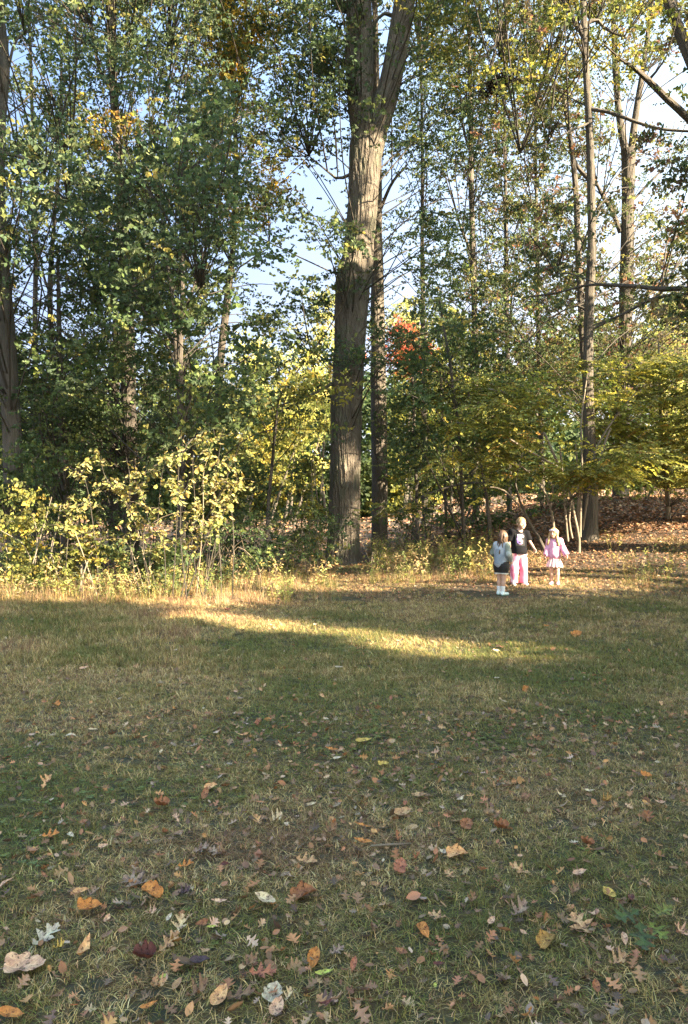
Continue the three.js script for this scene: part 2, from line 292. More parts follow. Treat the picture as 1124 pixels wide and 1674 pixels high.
T.second = tree({ name: 'straight_tree', label: 'slimmer straight tree close behind the thick forked tree', d: 25, bark: 'mid', seg: 20, step: 0.2, flare: 1.02, footX: 0.05, rows: [[620, 905, 27], [620, 850, 26], [620, 780, 26], [619, 700, 26], [618, 600, 25], [617, 500, 22], [616, 400, 18], [617, 300, 14], [615, 150, 11], [612, -50, 8]], pal: 'green', reach: 100, yr: [-400, 420], w: 0.5, limbs: [{ rows: [[619, 350, 6], [640, 300, 5], [665, 270, 3]] }] });
T.maple = tree({
  name: 'slender_tree', label: 'slender tree on the leafy bank behind the child in the pink sweater', d: 20, bark: 'mid', seg: 18, step: 0.2, flare: 1.35, rows: [[963, 878, 31], [965, 860, 24], [967, 800, 20], [963, 700, 18], [961, 600, 17], [963, 500, 15], [967, 400, 13.5], [966, 300, 13], [963, 200, 12], [957, 100, 11], [953, 0, 9], [948, -150, 6]],
  limbs: [{ rows: [[963, 178, 7], [990, 182, 6], [1020, 192, 6], [1060, 206, 5], [1090, 212, 5], [1130, 215, 4]], dz: -1 }, { rows: [[957, 66, 9], [943, 40, 9], [932, 22, 8], [915, -10, 6], [890, -60, 4]] }, { rows: [[957, 40, 7], [975, 32, 6], [990, 48, 5], [1020, 60, 3]] }, { rows: [[965, 540, 4], [1000, 522, 3.5], [1040, 503, 3], [1080, 480, 2.5]], dz: -1 },
    { rows: [[966, 200, 4], [930, 215, 3.5], [895, 235, 3], [850, 250, 2]], dz: -1.5 }, { rows: [[966, 415, 3.5], [940, 430, 3], [910, 448, 2]], dz: -2 }, { rows: [[966, 520, 5], [945, 500, 3], [900, 520, 3], [860, 560, 2]], dz: 1 }],
  pal: 'russet', reach: 120, yr: [-450, 520], w: 1, var: 2.2,
});
T.crook = tree({
  name: 'crooked_tree', label: 'thin crooked dark tree leaning just left of the slender tree on the bank', d: 22, bark: 'dark', rows: [[958, 640, 11], [952, 560, 11], [948, 470, 11], [944, 400, 11], [942, 330, 10], [936, 260, 9], [928, 200, 8], [918, 155, 8], [905, 132, 7]],
  limbs: [{ rows: [[905, 133, 7], [893, 124, 5], [870, 128, 4], [845, 128, 3], [800, 130, 2]] }, { rows: [[909, 138, 5], [890, 150, 5], [870, 168, 4], [850, 176, 3]] }, { rows: [[935, 255, 7], [945, 275, 7], [957, 288, 7], [966, 300, 6]] }, { rows: [[942, 310, 4], [920, 308, 4], [900, 320, 3], [870, 340, 2]] }, { rows: [[930, 205, 5], [900, 208, 4], [860, 202, 3], [810, 205, 2]] }],
  pal: 'russet', reach: 90, yr: [-100, 540], w: 0.8, var: 2,
});
T.back = tree({
  name: 'twin_stem_tree', label: 'dark tree dividing into two upright stems, farthest right on the bank', d: 28, bark: 'dark', seg: 16, rows: [[1014, 815, 27], [1016, 740, 24], [1019, 640, 22], [1022, 540, 21], [1024, 440, 21], [1026, 340, 20], [1027, 270, 22], [1027, 245, 24]],
  limbs: [{ rows: [[1023, 255, 13], [1016, 215, 13], [1010, 170, 11], [1006, 110, 10], [1002, 20, 8], [995, -150, 5]] }, { rows: [[1031, 255, 13], [1036, 210, 12], [1042, 170, 11], [1050, 120, 9], [1062, 30, 7], [1078, -120, 5]] }, { rows: [[1014, 380, 9], [1000, 345, 8], [985, 320, 7], [975, 300, 5]] }, { rows: [[1032, 330, 4], [1060, 300, 4], [1090, 270, 2]] }],
  pal: 'russet', reach: 110, yr: [-450, 620], w: 1, var: 2,
});
T.edge = tree({
  name: 'edge_tree', label: 'tree rooted outside the right edge whose bare limbs reach into view', d: 15, bark: 'dark', seg: 14, rows: [[1205, 900, 34], [1200, 700, 30], [1192, 480, 27], [1180, 300, 24], [1160, 180, 22], [1130, 100, 19], [1110, 50, 17], [1092, 0, 16], [1072, -80, 13], [1050, -200, 9]],
  limbs: [{ rows: [[1165, 240, 15], [1124, 193, 12], [1092, 163, 11], [1058, 130, 9], [1035, 110, 7], [1012, 95, 4], [985, 70, 2]], dz: -1 }, { rows: [[1191, 478, 11], [1124, 472, 9], [1075, 472, 8], [1040, 468, 7], [1000, 466, 6], [960, 466, 4], [905, 480, 3], [855, 486, 2]], dz: 0.6 }, { rows: [[1190, 470, 7], [1124, 480, 5], [1070, 487, 5], [1015, 515, 4], [968, 532, 2]], dz: 0.5 }, { rows: [[1150, 140, 12], [1124, 75, 10], [1105, 20, 8], [1096, -40, 6]], dz: 0.4 }, { rows: [[1060, 131, 5], [1078, 110, 3], [1090, 90, 2]], dz: -0.5 }],
  pal: 'russet', reach: 70, yr: [-450, 560], w: 0.35, var: 1.6,
});
T.left = tree({ name: 'leaning_tree', label: 'large dark leaning trunk cut by the left edge of the view', d: 17, bark: 'dark', seg: 18, flare: 1.1, rows: [[26, 900, 34], [22, 800, 30], [20, 720, 29], [14, 620, 29], [9, 540, 28], [4, 470, 27], [-4, 350, 24], [-4, 240, 20], [4, 160, 17], [8, 110, 15], [2, 40, 13], [-8, -60, 11], [-20, -220, 7]], limbs: [{ rows: [[8, 140, 6], [25, 68, 4], [40, 55, 2]] }, { rows: [[-3, 250, 9], [30, 255, 7], [70, 290, 5], [110, 330, 3]] }], pal: 'green', reach: 110, yr: [-450, 480], w: 0.8, var: 2 });
T.tall = tree({
  name: 'tall_tree', label: 'tall dark straight tree rising behind the yellow bush', d: 21, bark: 'dark', seg: 16, rows: [[214, 900, 29], [213, 760, 26], [211, 690, 24], [209, 600, 25], [207, 520, 24], [204, 440, 20], [200, 360, 18], [194, 260, 16], [186, 160, 14], [182, 80, 13], [179, 0, 12], [175, -180, 8]],
  limbs: [{ rows: [[186, 130, 4], [215, 85, 4], [240, 75, 3], [275, 78, 2]] }, { rows: [[182, 90, 6], [205, 60, 5], [222, 40, 4], [232, 10, 3]] }, { rows: [[184, 150, 7], [164, 120, 6], [155, 80, 5], [150, 40, 3]] }, { rows: [[206, 470, 6], [240, 500, 5], [265, 535, 4], [285, 565, 3]], dz: -3 }, { rows: [[212, 585, 4], [240, 600, 3], [262, 618, 2]], dz: -1 }, { rows: [[200, 370, 5], [230, 350, 4], [255, 345, 3]] }, { rows: [[196, 300, 5], [150, 290, 4], [110, 250, 3]] }],
  pal: 'green', reach: 150, yr: [-500, 700], w: 1.5, var: 2.2,
});
T.fork = tree({ name: 'forked_sapling', label: 'young dark tree splitting into several stems, right of the tall dark tree', d: 16.5, bark: 'dark', rows: [[297, 880, 13], [296, 780, 12], [295, 700, 12], [294, 620, 11], [294, 560, 10], [296, 520, 8], [298, 470, 7], [297, 400, 5], [292, 300, 4]], limbs: [{ rows: [[293, 640, 8], [286, 560, 7], [281, 480, 6], [272, 420, 4], [262, 340, 3]] }, { rows: [[296, 520, 6], [308, 490, 5], [322, 455, 4], [330, 420, 3], [350, 370, 2]] }, { rows: [[297, 505, 4], [312, 490, 3], [328, 470, 2]], dz: -1 }, { rows: [[290, 600, 5], [272, 565, 4], [248, 530, 3], [220, 480, 2]] }], pal: 'green', reach: 110, yr: [150, 700], w: 1.0, var: 1.8 });
T.slant = tree({ name: 'slanting_tree', label: 'grey slanting tree standing against the bright gap left of the forked tree', d: 24, bark: 'mid', seg: 12, rows: [[352, 880, 15], [353, 780, 14], [355, 700, 13], [358, 620, 13], [363, 560, 13], [370, 505, 13], [376, 450, 11], [381, 400, 9], [385, 300, 8], [384, 200, 7], [378, 50, 6], [370, -150, 4]], limbs: [{ rows: [[384, 460, 3], [388, 440, 3], [402, 430, 3], [418, 418, 2], [440, 405, 1.5]] }, { rows: [[377, 430, 3], [360, 400, 3], [345, 380, 2]] }, { rows: [[384, 180, 5], [395, 130, 4], [398, 70, 3]] }], pal: 'gold', reach: 80, yr: [-400, 380], w: 0.9, var: 1.6 });
T.thinA = tree({ name: 'thin_tree', label: 'thin grey tree nearest the large leaning trunk at left', d: 26, bark: 'mid', rows: [[57, 900, 10], [57, 700, 9], [57, 520, 8.5], [58, 430, 8], [57, 330, 7], [54, 250, 6], [50, 100, 5], [46, -60, 3]], pal: 'olive', reach: 80, yr: [-300, 420], w: 0.6, limbs: [{ rows: [[57, 350, 4], [75, 310, 3], [95, 280, 2]] }] });
T.thinB = tree({ name: 'thin_tree', label: 'thin dark tree between the thin grey tree and the tall dark tree at left', d: 24, bark: 'dark', rows: [[92, 900, 11], [88, 700, 10], [84, 560, 9], [81, 480, 9], [84, 420, 8], [90, 340, 6], [96, 250, 5], [100, 100, 4]], pal: 'deep', reach: 80, yr: [0, 560], w: 0.8, limbs: [{ rows: [[83, 545, 6], [110, 560, 5], [140, 590, 3]] }, { rows: [[82, 480, 5], [72, 455, 4], [66, 420, 3]] }] });
T.thinC = tree({ name: 'thin_tree', label: 'short dark thin trunk left of the tall dark tree, above the bush', d: 19, bark: 'dark', rows: [[108, 900, 16], [106, 800, 14], [102, 700, 13], [98, 600, 10], [96, 520, 7], [94, 420, 4]], pal: 'deep', reach: 75, yr: [360, 720], w: 0.7, limbs: [{ rows: [[101, 690, 4], [122, 660, 4], [130, 640, 3]] }] });
T.thinD = tree({ name: 'thin_tree', label: 'dark trunk touching the tall dark tree on its left side', d: 23, bark: 'dark', rows: [[184, 900, 15], [185, 760, 14], [187, 680, 13], [189, 600, 12], [188, 520, 9], [184, 420, 6]], pal: 'deep', reach: 80, yr: [380, 720], w: 0.8 });
T.glade = tree({ name: 'bent_sapling', label: 'thin bent sapling before the bright yellow glade', d: 18.5, bark: 'dark', rows: [[436, 900, 6], [438, 830, 6], [444, 765, 5.5], [450, 700, 5], [454, 660, 4], [456, 600, 3]], pal: 'olive', reach: 60, yr: [580, 700], w: 0.25, var: 1.0 });
T.midA = tree({ name: 'upright_tree', label: 'upright tree with a leafy top midway between forked tree and slender tree', d: 27, bark: 'mid', seg: 10, rows: [[778, 850, 12], [777, 700, 11], [776, 560, 10], [773, 420, 9.5], [770, 300, 9], [769, 200, 7], [766, 60, 5], [762, -150, 3]], limbs: [{ rows: [[772, 420, 6], [765, 400, 5], [756, 380, 4], [748, 355, 3]] }, { rows: [[770, 250, 4], [762, 230, 4], [755, 200, 3]] }], pal: 'green', reach: 120, yr: [-400, 560], w: 1.1, var: 2.2 });
T.midB = tree({ name: 'upright_tree', label: 'thin dark tree right of the upright leafy tree, over the layered beech', d: 28, bark: 'dark', rows: [[832, 830, 9], [831, 700, 8.5], [829, 560, 8], [827, 420, 7], [826, 300, 5], [824, 100, 4]], pal: 'russet', reach: 90, yr: [-200, 560], w: 0.9, var: 2 });
T.midC = tree({ name: 'upright_tree', label: 'thin dark tree between the layered beech and the crooked tree', d: 30, bark: 'dark', rows: [[886, 830, 9], [884, 700, 8.5], [880, 560, 8], [878, 420, 7], [876, 300, 5], [874, 100, 4]], pal: 'russet', reach: 90, yr: [-200, 560], w: 0.8, var: 2 });
T.midD = tree({ name: 'upright_tree', label: 'green tree beside the red foliage right of the straight tree', d: 30, bark: 'dark', rows: [[695, 870, 10], [694, 700, 9], [692, 560, 8], [690, 420, 7], [690, 280, 5], [688, 100, 4]], pal: 'deep', reach: 80, yr: [-200, 500], w: 0.9, var: 2 });
T.sapA = tree({ name: 'dark_sapling', label: 'thin dark leaning sapling, second from the straight tree', d: 21, bark: 'dark', rows: [[757, 860, 6], [748, 690, 6], [741, 640, 5.5], [735, 590, 5], [726, 540, 4], [718, 490, 3]], pal: 'deep', reach: 60, yr: [470, 760], w: 0.6, var: 1.6 });
T.sapB = tree({ name: 'dark_sapling', label: 'straight thin dark sapling left of the leaning sapling', d: 24, bark: 'dark', rows: [[729, 860, 5], [727, 790, 5], [724, 740, 5], [721, 680, 4], [719, 600, 3]], pal: 'deep', reach: 60, yr: [560, 780], w: 0.6, var: 1.6 });
T.sapC = tree({ name: 'dark_sapling', label: 'thin dark sapling nearest the straight tree on its right', d: 23, bark: 'dark', rows: [[682, 870, 6], [680, 800, 5], [679, 740, 5], [676, 680, 4], [674, 600, 3]], pal: 'deep', reach: 60, yr: [560, 790], w: 0.6, var: 1.6 });

/* ---- coverage of the canopy in view, then the same kind of crown beyond the frame ---- */
const COVER = [
  [.62, .82, .84, .92, .88, .84, .72, .88, .84, .76, .62, .42],
  [.62, .80, .74, .92, .84, .86, .62, .88, .88, .82, .60, .30],
  [.74, .95, .86, .95, .80, .46, .66, .80, .84, .78, .66, .52],
  [.86, .97, .95, .92, .80, .72, .58, .70, .82, .80, .62, .62],
  [.68, .97, .95, .84, .64, .86, .52, .80, .84, .86, .72, .76],
  [.84, .97, .97, .93, .80, .72, .80, .94, .93, .92, .90, .93],
  [.95, .97, .97, .90, .50, .35, .86, .95, .95, .90, .80, .80],
  [.95, .96, .96, .80, .30, .10, .86, .90, .60, .40, .30, .30],
];
const GAPS = [[268, 182, 20, 18], [520, 295, 42, 42], [428, 455, 30, 36], [645, 445, 30, 50], [430, 130, 18, 34], [18, 185, 26, 26], [624, 85, 20, 85], [500, 250, 22, 22], [660, 330, 20, 24], [1095, 150, 50, 60], [30, 60, 18, 26], [1070, 300, 26, 40], [70, 470, 22, 40], [395, 190, 14, 12]];
function cover(px, py) {
  const u = clamp(px / 100 - 0.5, 0, 11), v = clamp(py / 100 - 0.5, 0, 7), i = Math.min(10, Math.floor(u)), j = Math.min(6, Math.floor(v));
  let c = lerp(lerp(COVER[j][i], COVER[j][i + 1], u - i), lerp(COVER[j + 1][i], COVER[j + 1][i + 1], u - i), v - j);
  for (const g of GAPS) { const q = Math.hypot((px - g[0]) / g[2], (py - g[1]) / g[3]); if (q < 1.25) c *= q < 0.9 ? 0.02 : 0.4; }
  return c;
}
// trunks that show between the leaves: [tree, from, to (pixel rows), how often a spray before it is left out]
const SHOWN = () => [[T.tall, 470, 770, 0.92], [T.tall, 0, 150, 0.75], [T.fork, 420, 800, 0.9], [T.slant, 400, 660, 0.9], [T.left, 460, 730, 0.95], [T.left, 0, 150, 0.8], [T.thinA, 300, 520, 0.85], [T.thinB, 420, 560, 0.85], [T.thinC, 580, 790, 0.8], [T.thinD, 590, 740, 0.8], [T.glade, 670, 830, 0.9], [T.second, 300, 900, 0.85], [T.maple, 0, 620, 0.9], [T.back, 100, 480, 0.8], [T.crook, 130, 470, 0.75], [T.midA, 240, 560, 0.6], [T.big, 0, 560, 0.75], [T.sapA, 590, 690, 0.8], [T.sapB, 680, 800, 0.8], [T.sapC, 730, 820, 0.8]];
let shown = null;
function hidesTrunk(p, m = 11) { const [x, y] = toPx(p); for (const [t, y0, y1, k] of shown ??= SHOWN()) if (y > y0 && y < y1 && -p.z < t.d + 0.3 && Math.abs(x - trunkX(t, y)) < m + t.rows[0][2] * 0.5 && R() < k) return true; return false; }
seed(2024);
function trunkX(t, py) { const r = t.rows; if (py >= r[0][1]) return r[0][0]; for (let i = 1; i < r.length; i++) if (py >= r[i][1]) return lerp(r[i][0], r[i - 1][0], (py - r[i][1]) / (r[i - 1][1] - r[i][1])); return r[r.length - 1][0]; }
function growCanopy() {
  const list = Object.values(T), PXA = 60 * 0.72, K = 20; // sprig's picture area at 20 m, sprigs per clump
  for (let py = -420; py < 800; py += 8) for (let px = -220; px < 1320; px += 8) {
    const x = px + rr(-4, 4), y = py + rr(-4, 4), c = cover(x, y);
    if (R() > 64 * -Math.log(1 - Math.min(c, 0.985)) / PXA / K * (x > 640 ? (y < 480 ? 1.95 : 1.5) : y < 480 ? 1.25 : 1.2)) continue;
    const ws = list.map(t => { const dx = (x - trunkX(t, y)) / t.reach; if (y < t.yr[0] || y > t.yr[1] + 40 * gauss()) return 0; return t.w * Math.exp(-dx * dx); });
    let s = ws.reduce((a, b) => a + b, 0); if (s < 0.02) continue; s *= R(); let k = 0; while (k < ws.length - 1 && (s -= ws[k]) > 0) k++;
    const t = list[k], d = Math.max(13, t.d + gauss() * (t.var || 2) * 1.9);
    const cp = at(x, y, d), ft = sunFoot(cp); if (keyLit(ft[0], ft[1]) || keyLit(ft[0] + 0.4, ft[1]) || keyLit(ft[0] - 0.4, ft[1]) || hidesTrunk(cp)) continue;
    t.clumps.push(cp);
  }
}
growCanopy();
// gold patch high in the slanting tree's crown, a few bright tufts along the forked trunk
for (let i = 0; i < 26; i++) T.slant.clumps.push(at(378 + gauss() * 32, 90 + gauss() * 80, 23 + gauss()));
for (const [x, y] of [[572, 585], [583, 578], [560, 590], [595, 572], [575, 400], [572, 370], [575, 440], [570, 110], [590, 170], [585, 50]]) T.big.clumps.push(at(x + gauss() * 4, y, 20.1));
function nearestOnTrunk(t, p) { // a fork point below and inside
  let best = null, bd = 1e9; const ax = t.pts.map(a => V(a[0], a[1], a[2]));
  for (const l of t.limbs || []) for (const a of worldRows(l.rows, l.d ?? t.d, l.dz || 0)) ax.push(V(a[0], a[1], a[2]));
  const n0 = t.pts.length; for (let i = 0; i < n0 - 1 && n0 > 2; i++) { const k = Math.floor(ax[i].distanceTo(ax[i + 1]) / 0.35); for (let j = 1; j < k; j++) ax.push(ax[i].clone().lerp(ax[i + 1], j / k)); }
  for (const a of ax) { const h = Math.hypot(a.x - p.x, a.z - p.z), want = p.y - h * (0.3 + 0.5 * (noise3(p.x * 3, p.y * 3, p.z * 3) * 0.5 + 0.5)), s = Math.hypot(h, (a.y - want) * 1.3); if (s < bd) { bd = s; best = a; } }
  return best;
}
let sprigCount = 0;
function dressTree(t, geo, opts = {}) {
  if (!t.clumps.length) return;
  const K = opts.K || 20, sp = opts.spread || 0.4, items = [], bw = [], flat = opts.flat;
  for (const c of t.clumps) {
    const a = nearestOnTrunk(t, c), dist = a.distanceTo(c);
    if (dist > 0.3) { const m = a.clone().lerp(c, 0.5).add(V(gauss() * 0.12 * dist, (0.10 + gauss() * 0.12) * dist, gauss() * 0.12 * dist)), r0 = clamp(0.006 * dist, 0.006, 0.02) * (opts.thick || 1); bw.push(tube([[a.x, a.y, a.z, r0], [m.x, m.y, m.z, r0 * 0.7], [c.x, c.y, c.z, 0.005]], 4, Math.max(0.3, dist / 7))); }
    const tone = rr(0.65, 1.4), pal = opts.palAt ? opts.palAt(c) : t.pal, cs = sp * rr(0.6, 1.5), tw = rr(0, 6.28), el = rr(0.5, 1.3), tl = gauss() * 0.3;
    const n = Math.round(K * rr(0.6, 1.4));
    for (let i = 0; i < n; i++) {
      const u = rr(-1, 1) * cs * 1.4 * el, v = gauss() * cs, h = gauss() * cs * (flat ? 0.3 : 0.55) + (flat ? u * tl - 0.16 * Math.abs(u) : 0), p = c.clone().add(V(u * Math.cos(tw) + v * Math.sin(tw), h, -u * Math.sin(tw) + v * Math.cos(tw)));
      if (t !== T.big && p.y > 0.9) { const ft = sunFoot(p); if (keyLit(ft[0], ft[1])) continue; }
      const col = palCol(pal, 0.22).map(q => q * tone);
      items.push({ p, e: [flat ? gauss() * 0.4 : rr(-1, 1), rr(0, 6.283), flat ? gauss() * 0.35 - 0.15 : rr(-0.9, 0.6)], s: rr(0.6, 1.35) * (opts.scale || 1), c: col });
    }
  }
  sprigCount += items.length;
  if (bw.length) { const m = mesh('branchwork', local(mergeGeometries(bw), t.org), twigMat, t.g); m.userData.kind = 'stuff'; }
  instanced('crown', geo, leafMat, items, t.g, t.org);
}
{ let i = 0; for (const t of Object.values(T)) { dressTree(t, sprigs[i % 4], { palAt: c => { const q = toPx(c); if (q[1] > 480 && q[0] < 420 && R() < 0.6) return 'deep'; if (Math.hypot(q[0] - 200, (q[1] - 200) / 1.3) < 50 && R() < 0.6) return 'gold'; if (q[0] > 640 && q[1] < 150 && R() < 0.5) return 'olive'; return t.pal; } }); i++; } }

/* ---- layered beeches on the right ---- */
seed(77);
const B = {};
B.main = tree({ name: 'beech_sapling', label: 'many stemmed pale barked beech with yellowing layered foliage behind the children', d: 18.6, bark: 'pale', rows: [[946, 880, 5], [938, 840, 4.5], [930, 800, 4], [915, 766, 5], [895, 720, 4], [870, 660, 3]], flare: 1.2,
  limbs: [{ rows: [[948, 878, 4.5], [949, 820, 4], [951, 770, 3.5], [950, 690, 3], [960, 610, 2]] }, { rows: [[928, 885, 4], [923, 830, 3.5], [920, 790, 4], [915, 730, 3]], d: 18.3 }, { rows: [[906, 872, 4.5], [901, 835, 4], [893, 810, 3.5], [878, 788, 4], [855, 765, 3], [800, 740, 2]], d: 18.1 }, { rows: [[942, 876, 5], [945, 820, 4.5], [945, 790, 4], [940, 720, 3]], d: 18.9 }, { rows: [[893, 905, 6], [880, 878, 5], [862, 848, 4.5], [848, 815, 4], [842, 790, 3]], d: 18, bark: 'dark' }, { rows: [[898, 825, 4], [905, 800, 3], [880, 770, 3], [860, 770, 2]], d: 18.1 }, { rows: [[935, 880, 4], [930, 850, 3.5], [934, 815, 3], [938, 780, 3]], d: 18.4 }, { rows: [[974, 775, 4], [982, 745, 4], [990, 720, 3.5], [998, 700, 3]], d: 18.8 }, { rows: [[860, 845, 3], [838, 815, 3], [820, 800, 3], [800, 796, 2]], d: 18 }, { rows: [[952, 866, 4], [962, 800, 3.5], [972, 740, 3], [1000, 690, 3], [1040, 640, 2]], d: 18.8 }, { rows: [[912, 764, 4], [860, 735, 4], [800, 700, 3], [740, 690, 2]], d: 18 }, { rows: [[870, 665, 3], [820, 640, 3], [770, 635, 2]], d: 18 }] });
B.right = tree({ name: 'beech_sapling', label: 'yellow green layered beech at the right edge above the leafy bank', d: 21.5, bark: 'pale', rows: [[1092, 830, 8], [1085, 770, 7], [1080, 700, 6], [1078, 620, 4], [1076, 560, 3]], limbs: [{ rows: [[1083, 740, 4], [1050, 700, 4], [1010, 680, 3]] }, { rows: [[1083, 720, 4], [1110, 690, 3], [1150, 670, 2]] }, { rows: [[1080, 700, 4], [1045, 640, 3], [1010, 620, 2]] }] });
B.left = tree({ name: 'beech_sapling', label: 'low spreading beech whose olive branches hang left of the children', d: 20.5, bark: 'dark', rows: [[800, 862, 6], [796, 820, 5.5], [786, 760, 5], [775, 700, 4], [765, 640, 3]], limbs: [{ rows: [[790, 790, 4], [760, 790, 4], [720, 800, 3], [680, 815, 2]] }, { rows: [[786, 760, 4], [800, 720, 3], [830, 690, 2]] }, { rows: [[776, 700, 4], [772, 670, 3], [790, 650, 3]], bark: 'pale' }] });
const layers = (t, rows) => { for (const [x0, x1, y, h, n, d, dv] of rows) for (let i = 0; i < n * 1.15; i++) { const x = rr(x0, x1); const cp = at(x, y + gauss() * h * 1.5 + 0.05 * Math.abs(x - (x0 + x1) / 2), d + gauss() * dv), ft = sunFoot(cp); if (keyLit(ft[0], ft[1]) || keyLit(ft[0] + 0.3, ft[1] + 0.3)) continue; t.clumps.push(cp); } };
layers(B.main, [[780, 1010, 615, 10, 34, 18, 1], [760, 1040, 650, 10, 42, 17.6, 1], [740, 1050, 690, 11, 44, 17.6, 1], [760, 1060, 730, 10, 40, 17.3, 0.9], [790, 1040, 768, 7, 26, 17.6, 0.8], [930, 1030, 770, 6, 14, 17, 0.5], [860, 990, 590, 10, 18, 18.5, 1]]);
layers(B.right, [[1000, 1180, 600, 12, 30, 21, 1.2], [980, 1190, 645, 12, 40, 20.6, 1.2], [980, 1200, 690, 12, 40, 20.6, 1.2], [1000, 1200, 735, 12, 40, 20.6, 1.2], [1010, 1200, 775, 8, 26, 20.6, 1]]);
layers(B.left, [[700, 860, 640, 10, 22, 20.3, 1], [690, 850, 690, 11, 26, 20, 1], [700, 860, 740, 10, 26, 19.6, 1], [680, 860, 780, 8, 28, 19.4, 0.9], [655, 800, 812, 6, 22, 19.2, 0.8], [640, 740, 826, 5, 10, 19.0, 0.5]]);
for (const t of Object.values(B)) dressTree(t, flatSprigs[Object.values(B).indexOf(t) % 3], { flat: true, K: 14, spread: 0.42, palAt: c => { const q = toPx(c); return Math.abs(q[1] - 708) < 10 && q[0] < 860 && R() < 0.5 ? 'gold' : 'beech'; }, thick: 0.6 });

/* ---- shrubs and small trees of the middle distance ---- */
function shrub(o) {
  const f = at(o.x, o.y1, o.d), org = V(f.x, ground(f.x, f.z), f.z), g = base(o.name, o.label, o.category || 'shrub', org, o.group), t = { g, org, pal: o.pal, d: o.d, clumps: [], pts: [] };
  const stems = [];
  for (let i = 0; i < (o.stems || 5); i++) { const a = at(o.x + rr(-0.5, 0.5) * o.w * 0.4, o.y1, o.d + gauss() * 0.4), b = at(o.x + rr(-0.5, 0.5) * o.w, lerp(o.y1, o.y0, rr(0.6, 0.95)), o.d + gauss() * 0.7); a.y = ground(a.x, a.z) - 0.05; const m = a.clone().lerp(b, 0.5).add(V(gauss() * 0.15, 0.25, gauss() * 0.15)); const pp = [[a.x, a.y, a.z, o.r || 0.02], [m.x, m.y, m.z, (o.r || 0.02) * 0.7], [b.x, b.y, b.z, 0.006]]; stems.push(pp); t.pts.push(...pp); }
  for (const s of stems) mesh('stem', local(tube(s, 6, 0.3, 0.1), org), barkMats[o.bark || 'dark'], g);
  for (let i = 0; i < o.n; i++) { const yy = rr(0.02, 1), k = Math.sqrt(Math.max(0.05, 1 - Math.pow(Math.abs(yy - 0.45) / 0.62, 2))); t.clumps.push(at(o.x + gauss() * o.w * 0.5 * k, lerp(o.y0, o.y1, yy), o.d + gauss() * (o.dv || 1))); }
  t.clumps = t.clumps.filter(c => c.y > ground(c.x, c.z) + 0.1 && !hidesTrunk(c) && !(o.low && toPx(c)[1] > o.low));
  dressTree(t, o.geo || sprigs[1], { K: o.K || 13, spread: o.spread || 0.42, scale: o.scale || 1, thick: 0.5, flat: o.flat });
  return t;
}
seed(99);
const SHR = [
  ['dense dark green shrub under the tall dark tree at left', 130, 640, 905, 190, 18.5, 'deep', 46], ['dark green shrub at the left edge behind the bush', 20, 700, 930, 160, 16.5, 'deep', 34], ['dark green understory shrub behind the yellow bush on its right side', 320, 640, 905, 150, 20, 'deep', 38],
  ['mid green shrub between the yellow bush and the bright glade', 400, 760, 900, 110, 21, 'deep', 34], ['green shrub left of the thick forked trunk', 500, 745, 900, 100, 22.5, 'deep', 36], ['dark green shrub in the shade right of the straight tree', 680, 690, 880, 110, 25, 'deep', 36], ['dark low shrub under the spreading beech left of the children', 770, 790, 880, 120, 24, 'deep', 24], ['green shrub behind the pale beech stems', 900, 770, 860, 120, 25, 'deep', 22], ['green shrub on top of the bank at right', 1075, 760, 838, 120, 26, 'olive', 24], ['dark shrub behind the leaning trunk at left', 60, 560, 860, 150, 24, 'deep', 40], ['green shrub behind the thin short trunk at left', 230, 560, 860, 170, 26, 'deep', 44],
];
for (const [label, x, y0, y1, w, d, pal, n] of SHR) shrub({ name: 'understory_shrub', label, x, y0, y1, w, d, pal, n, K: 15, geo: sprigs[Math.floor(R() * 4)], dv: 1.1 });
// trees of the sunny clearing behind
const CLR = [
  ['bright yellow green tree in the sunny clearing left of the forked trunk', 490, 570, 880, 100, 50, 'bright', 56, 760], ['bright yellow tree in the clearing behind the slanting tree', 410, 550, 880, 80, 52, 'bright', 48, 740], ['pale yellow tree showing left of the forked trunk above the clearing', 525, 470, 880, 50, 55, 'bright', 50, 700], ['pale yellow tree top between straight tree and red foliage', 668, 478, 880, 44, 56, 'bright', 60, 600], ['small red leaved tree glowing right of the straight tree', 668, 512, 880, 34, 50, 'red', 60, 600], ['sunlit yellow green tree low in the clearing', 450, 650, 890, 110, 47, 'olive', 60, 800], ['yellow green tree far behind the slender tree', 1105, 480, 830, 70, 50, 'bright', 50], ['olive tree far behind the upright leafy tree', 740, 500, 860, 110, 50, 'olive', 70],
];
for (const [label, x, y0, y1, w, d, pal, n, low] of CLR) shrub({ name: 'clearing_tree', label, category: 'tree', x, y0, y1, w, d, pal, n, K: 18, geo: sprigs[2], scale: 2.3, spread: 0.8, dv: 1.2, stems: 2, r: 0.09, bark: 'mid', low });
// the far wood, one mass
{
  const items = [], tr = [];
  for (let i = 0; i < 30000; i++) { const d = rr(57, 84), x = rr(-0.62, 0.62) * d + gauss(), top = 11.5 + 3.2 * noise3(x * 0.13, 1, d * 0.1) + 2 * noise3(x * 0.5, 2, d * 0.2), y = R() < 0.3 ? rr(0, 4) : Math.pow(R(), 0.8) * top; if (y > 4 && noise3(x * 0.25, y * 0.3, d * 0.25) + 0.5 * noise3(x * 0.8, y * 0.9, d) < -0.25) continue; items.push({ p: V(x, ground(x, -d) + y, -d), e: [rr(-1, 1), rr(0, 6.28), rr(-1, 1)], s: rr(1.6, 2.4), c: palCol(noise3(x * 0.12, 5, d * 0.1) > 0.1 ? 'olive' : 'deep', 0.3) }); }
  tag(instanced('far_woods', bigSprigs[0], leafMat, items), 'distant mixed green woodland closing the view behind the trees', 'woodland', null, 'stuff');
}

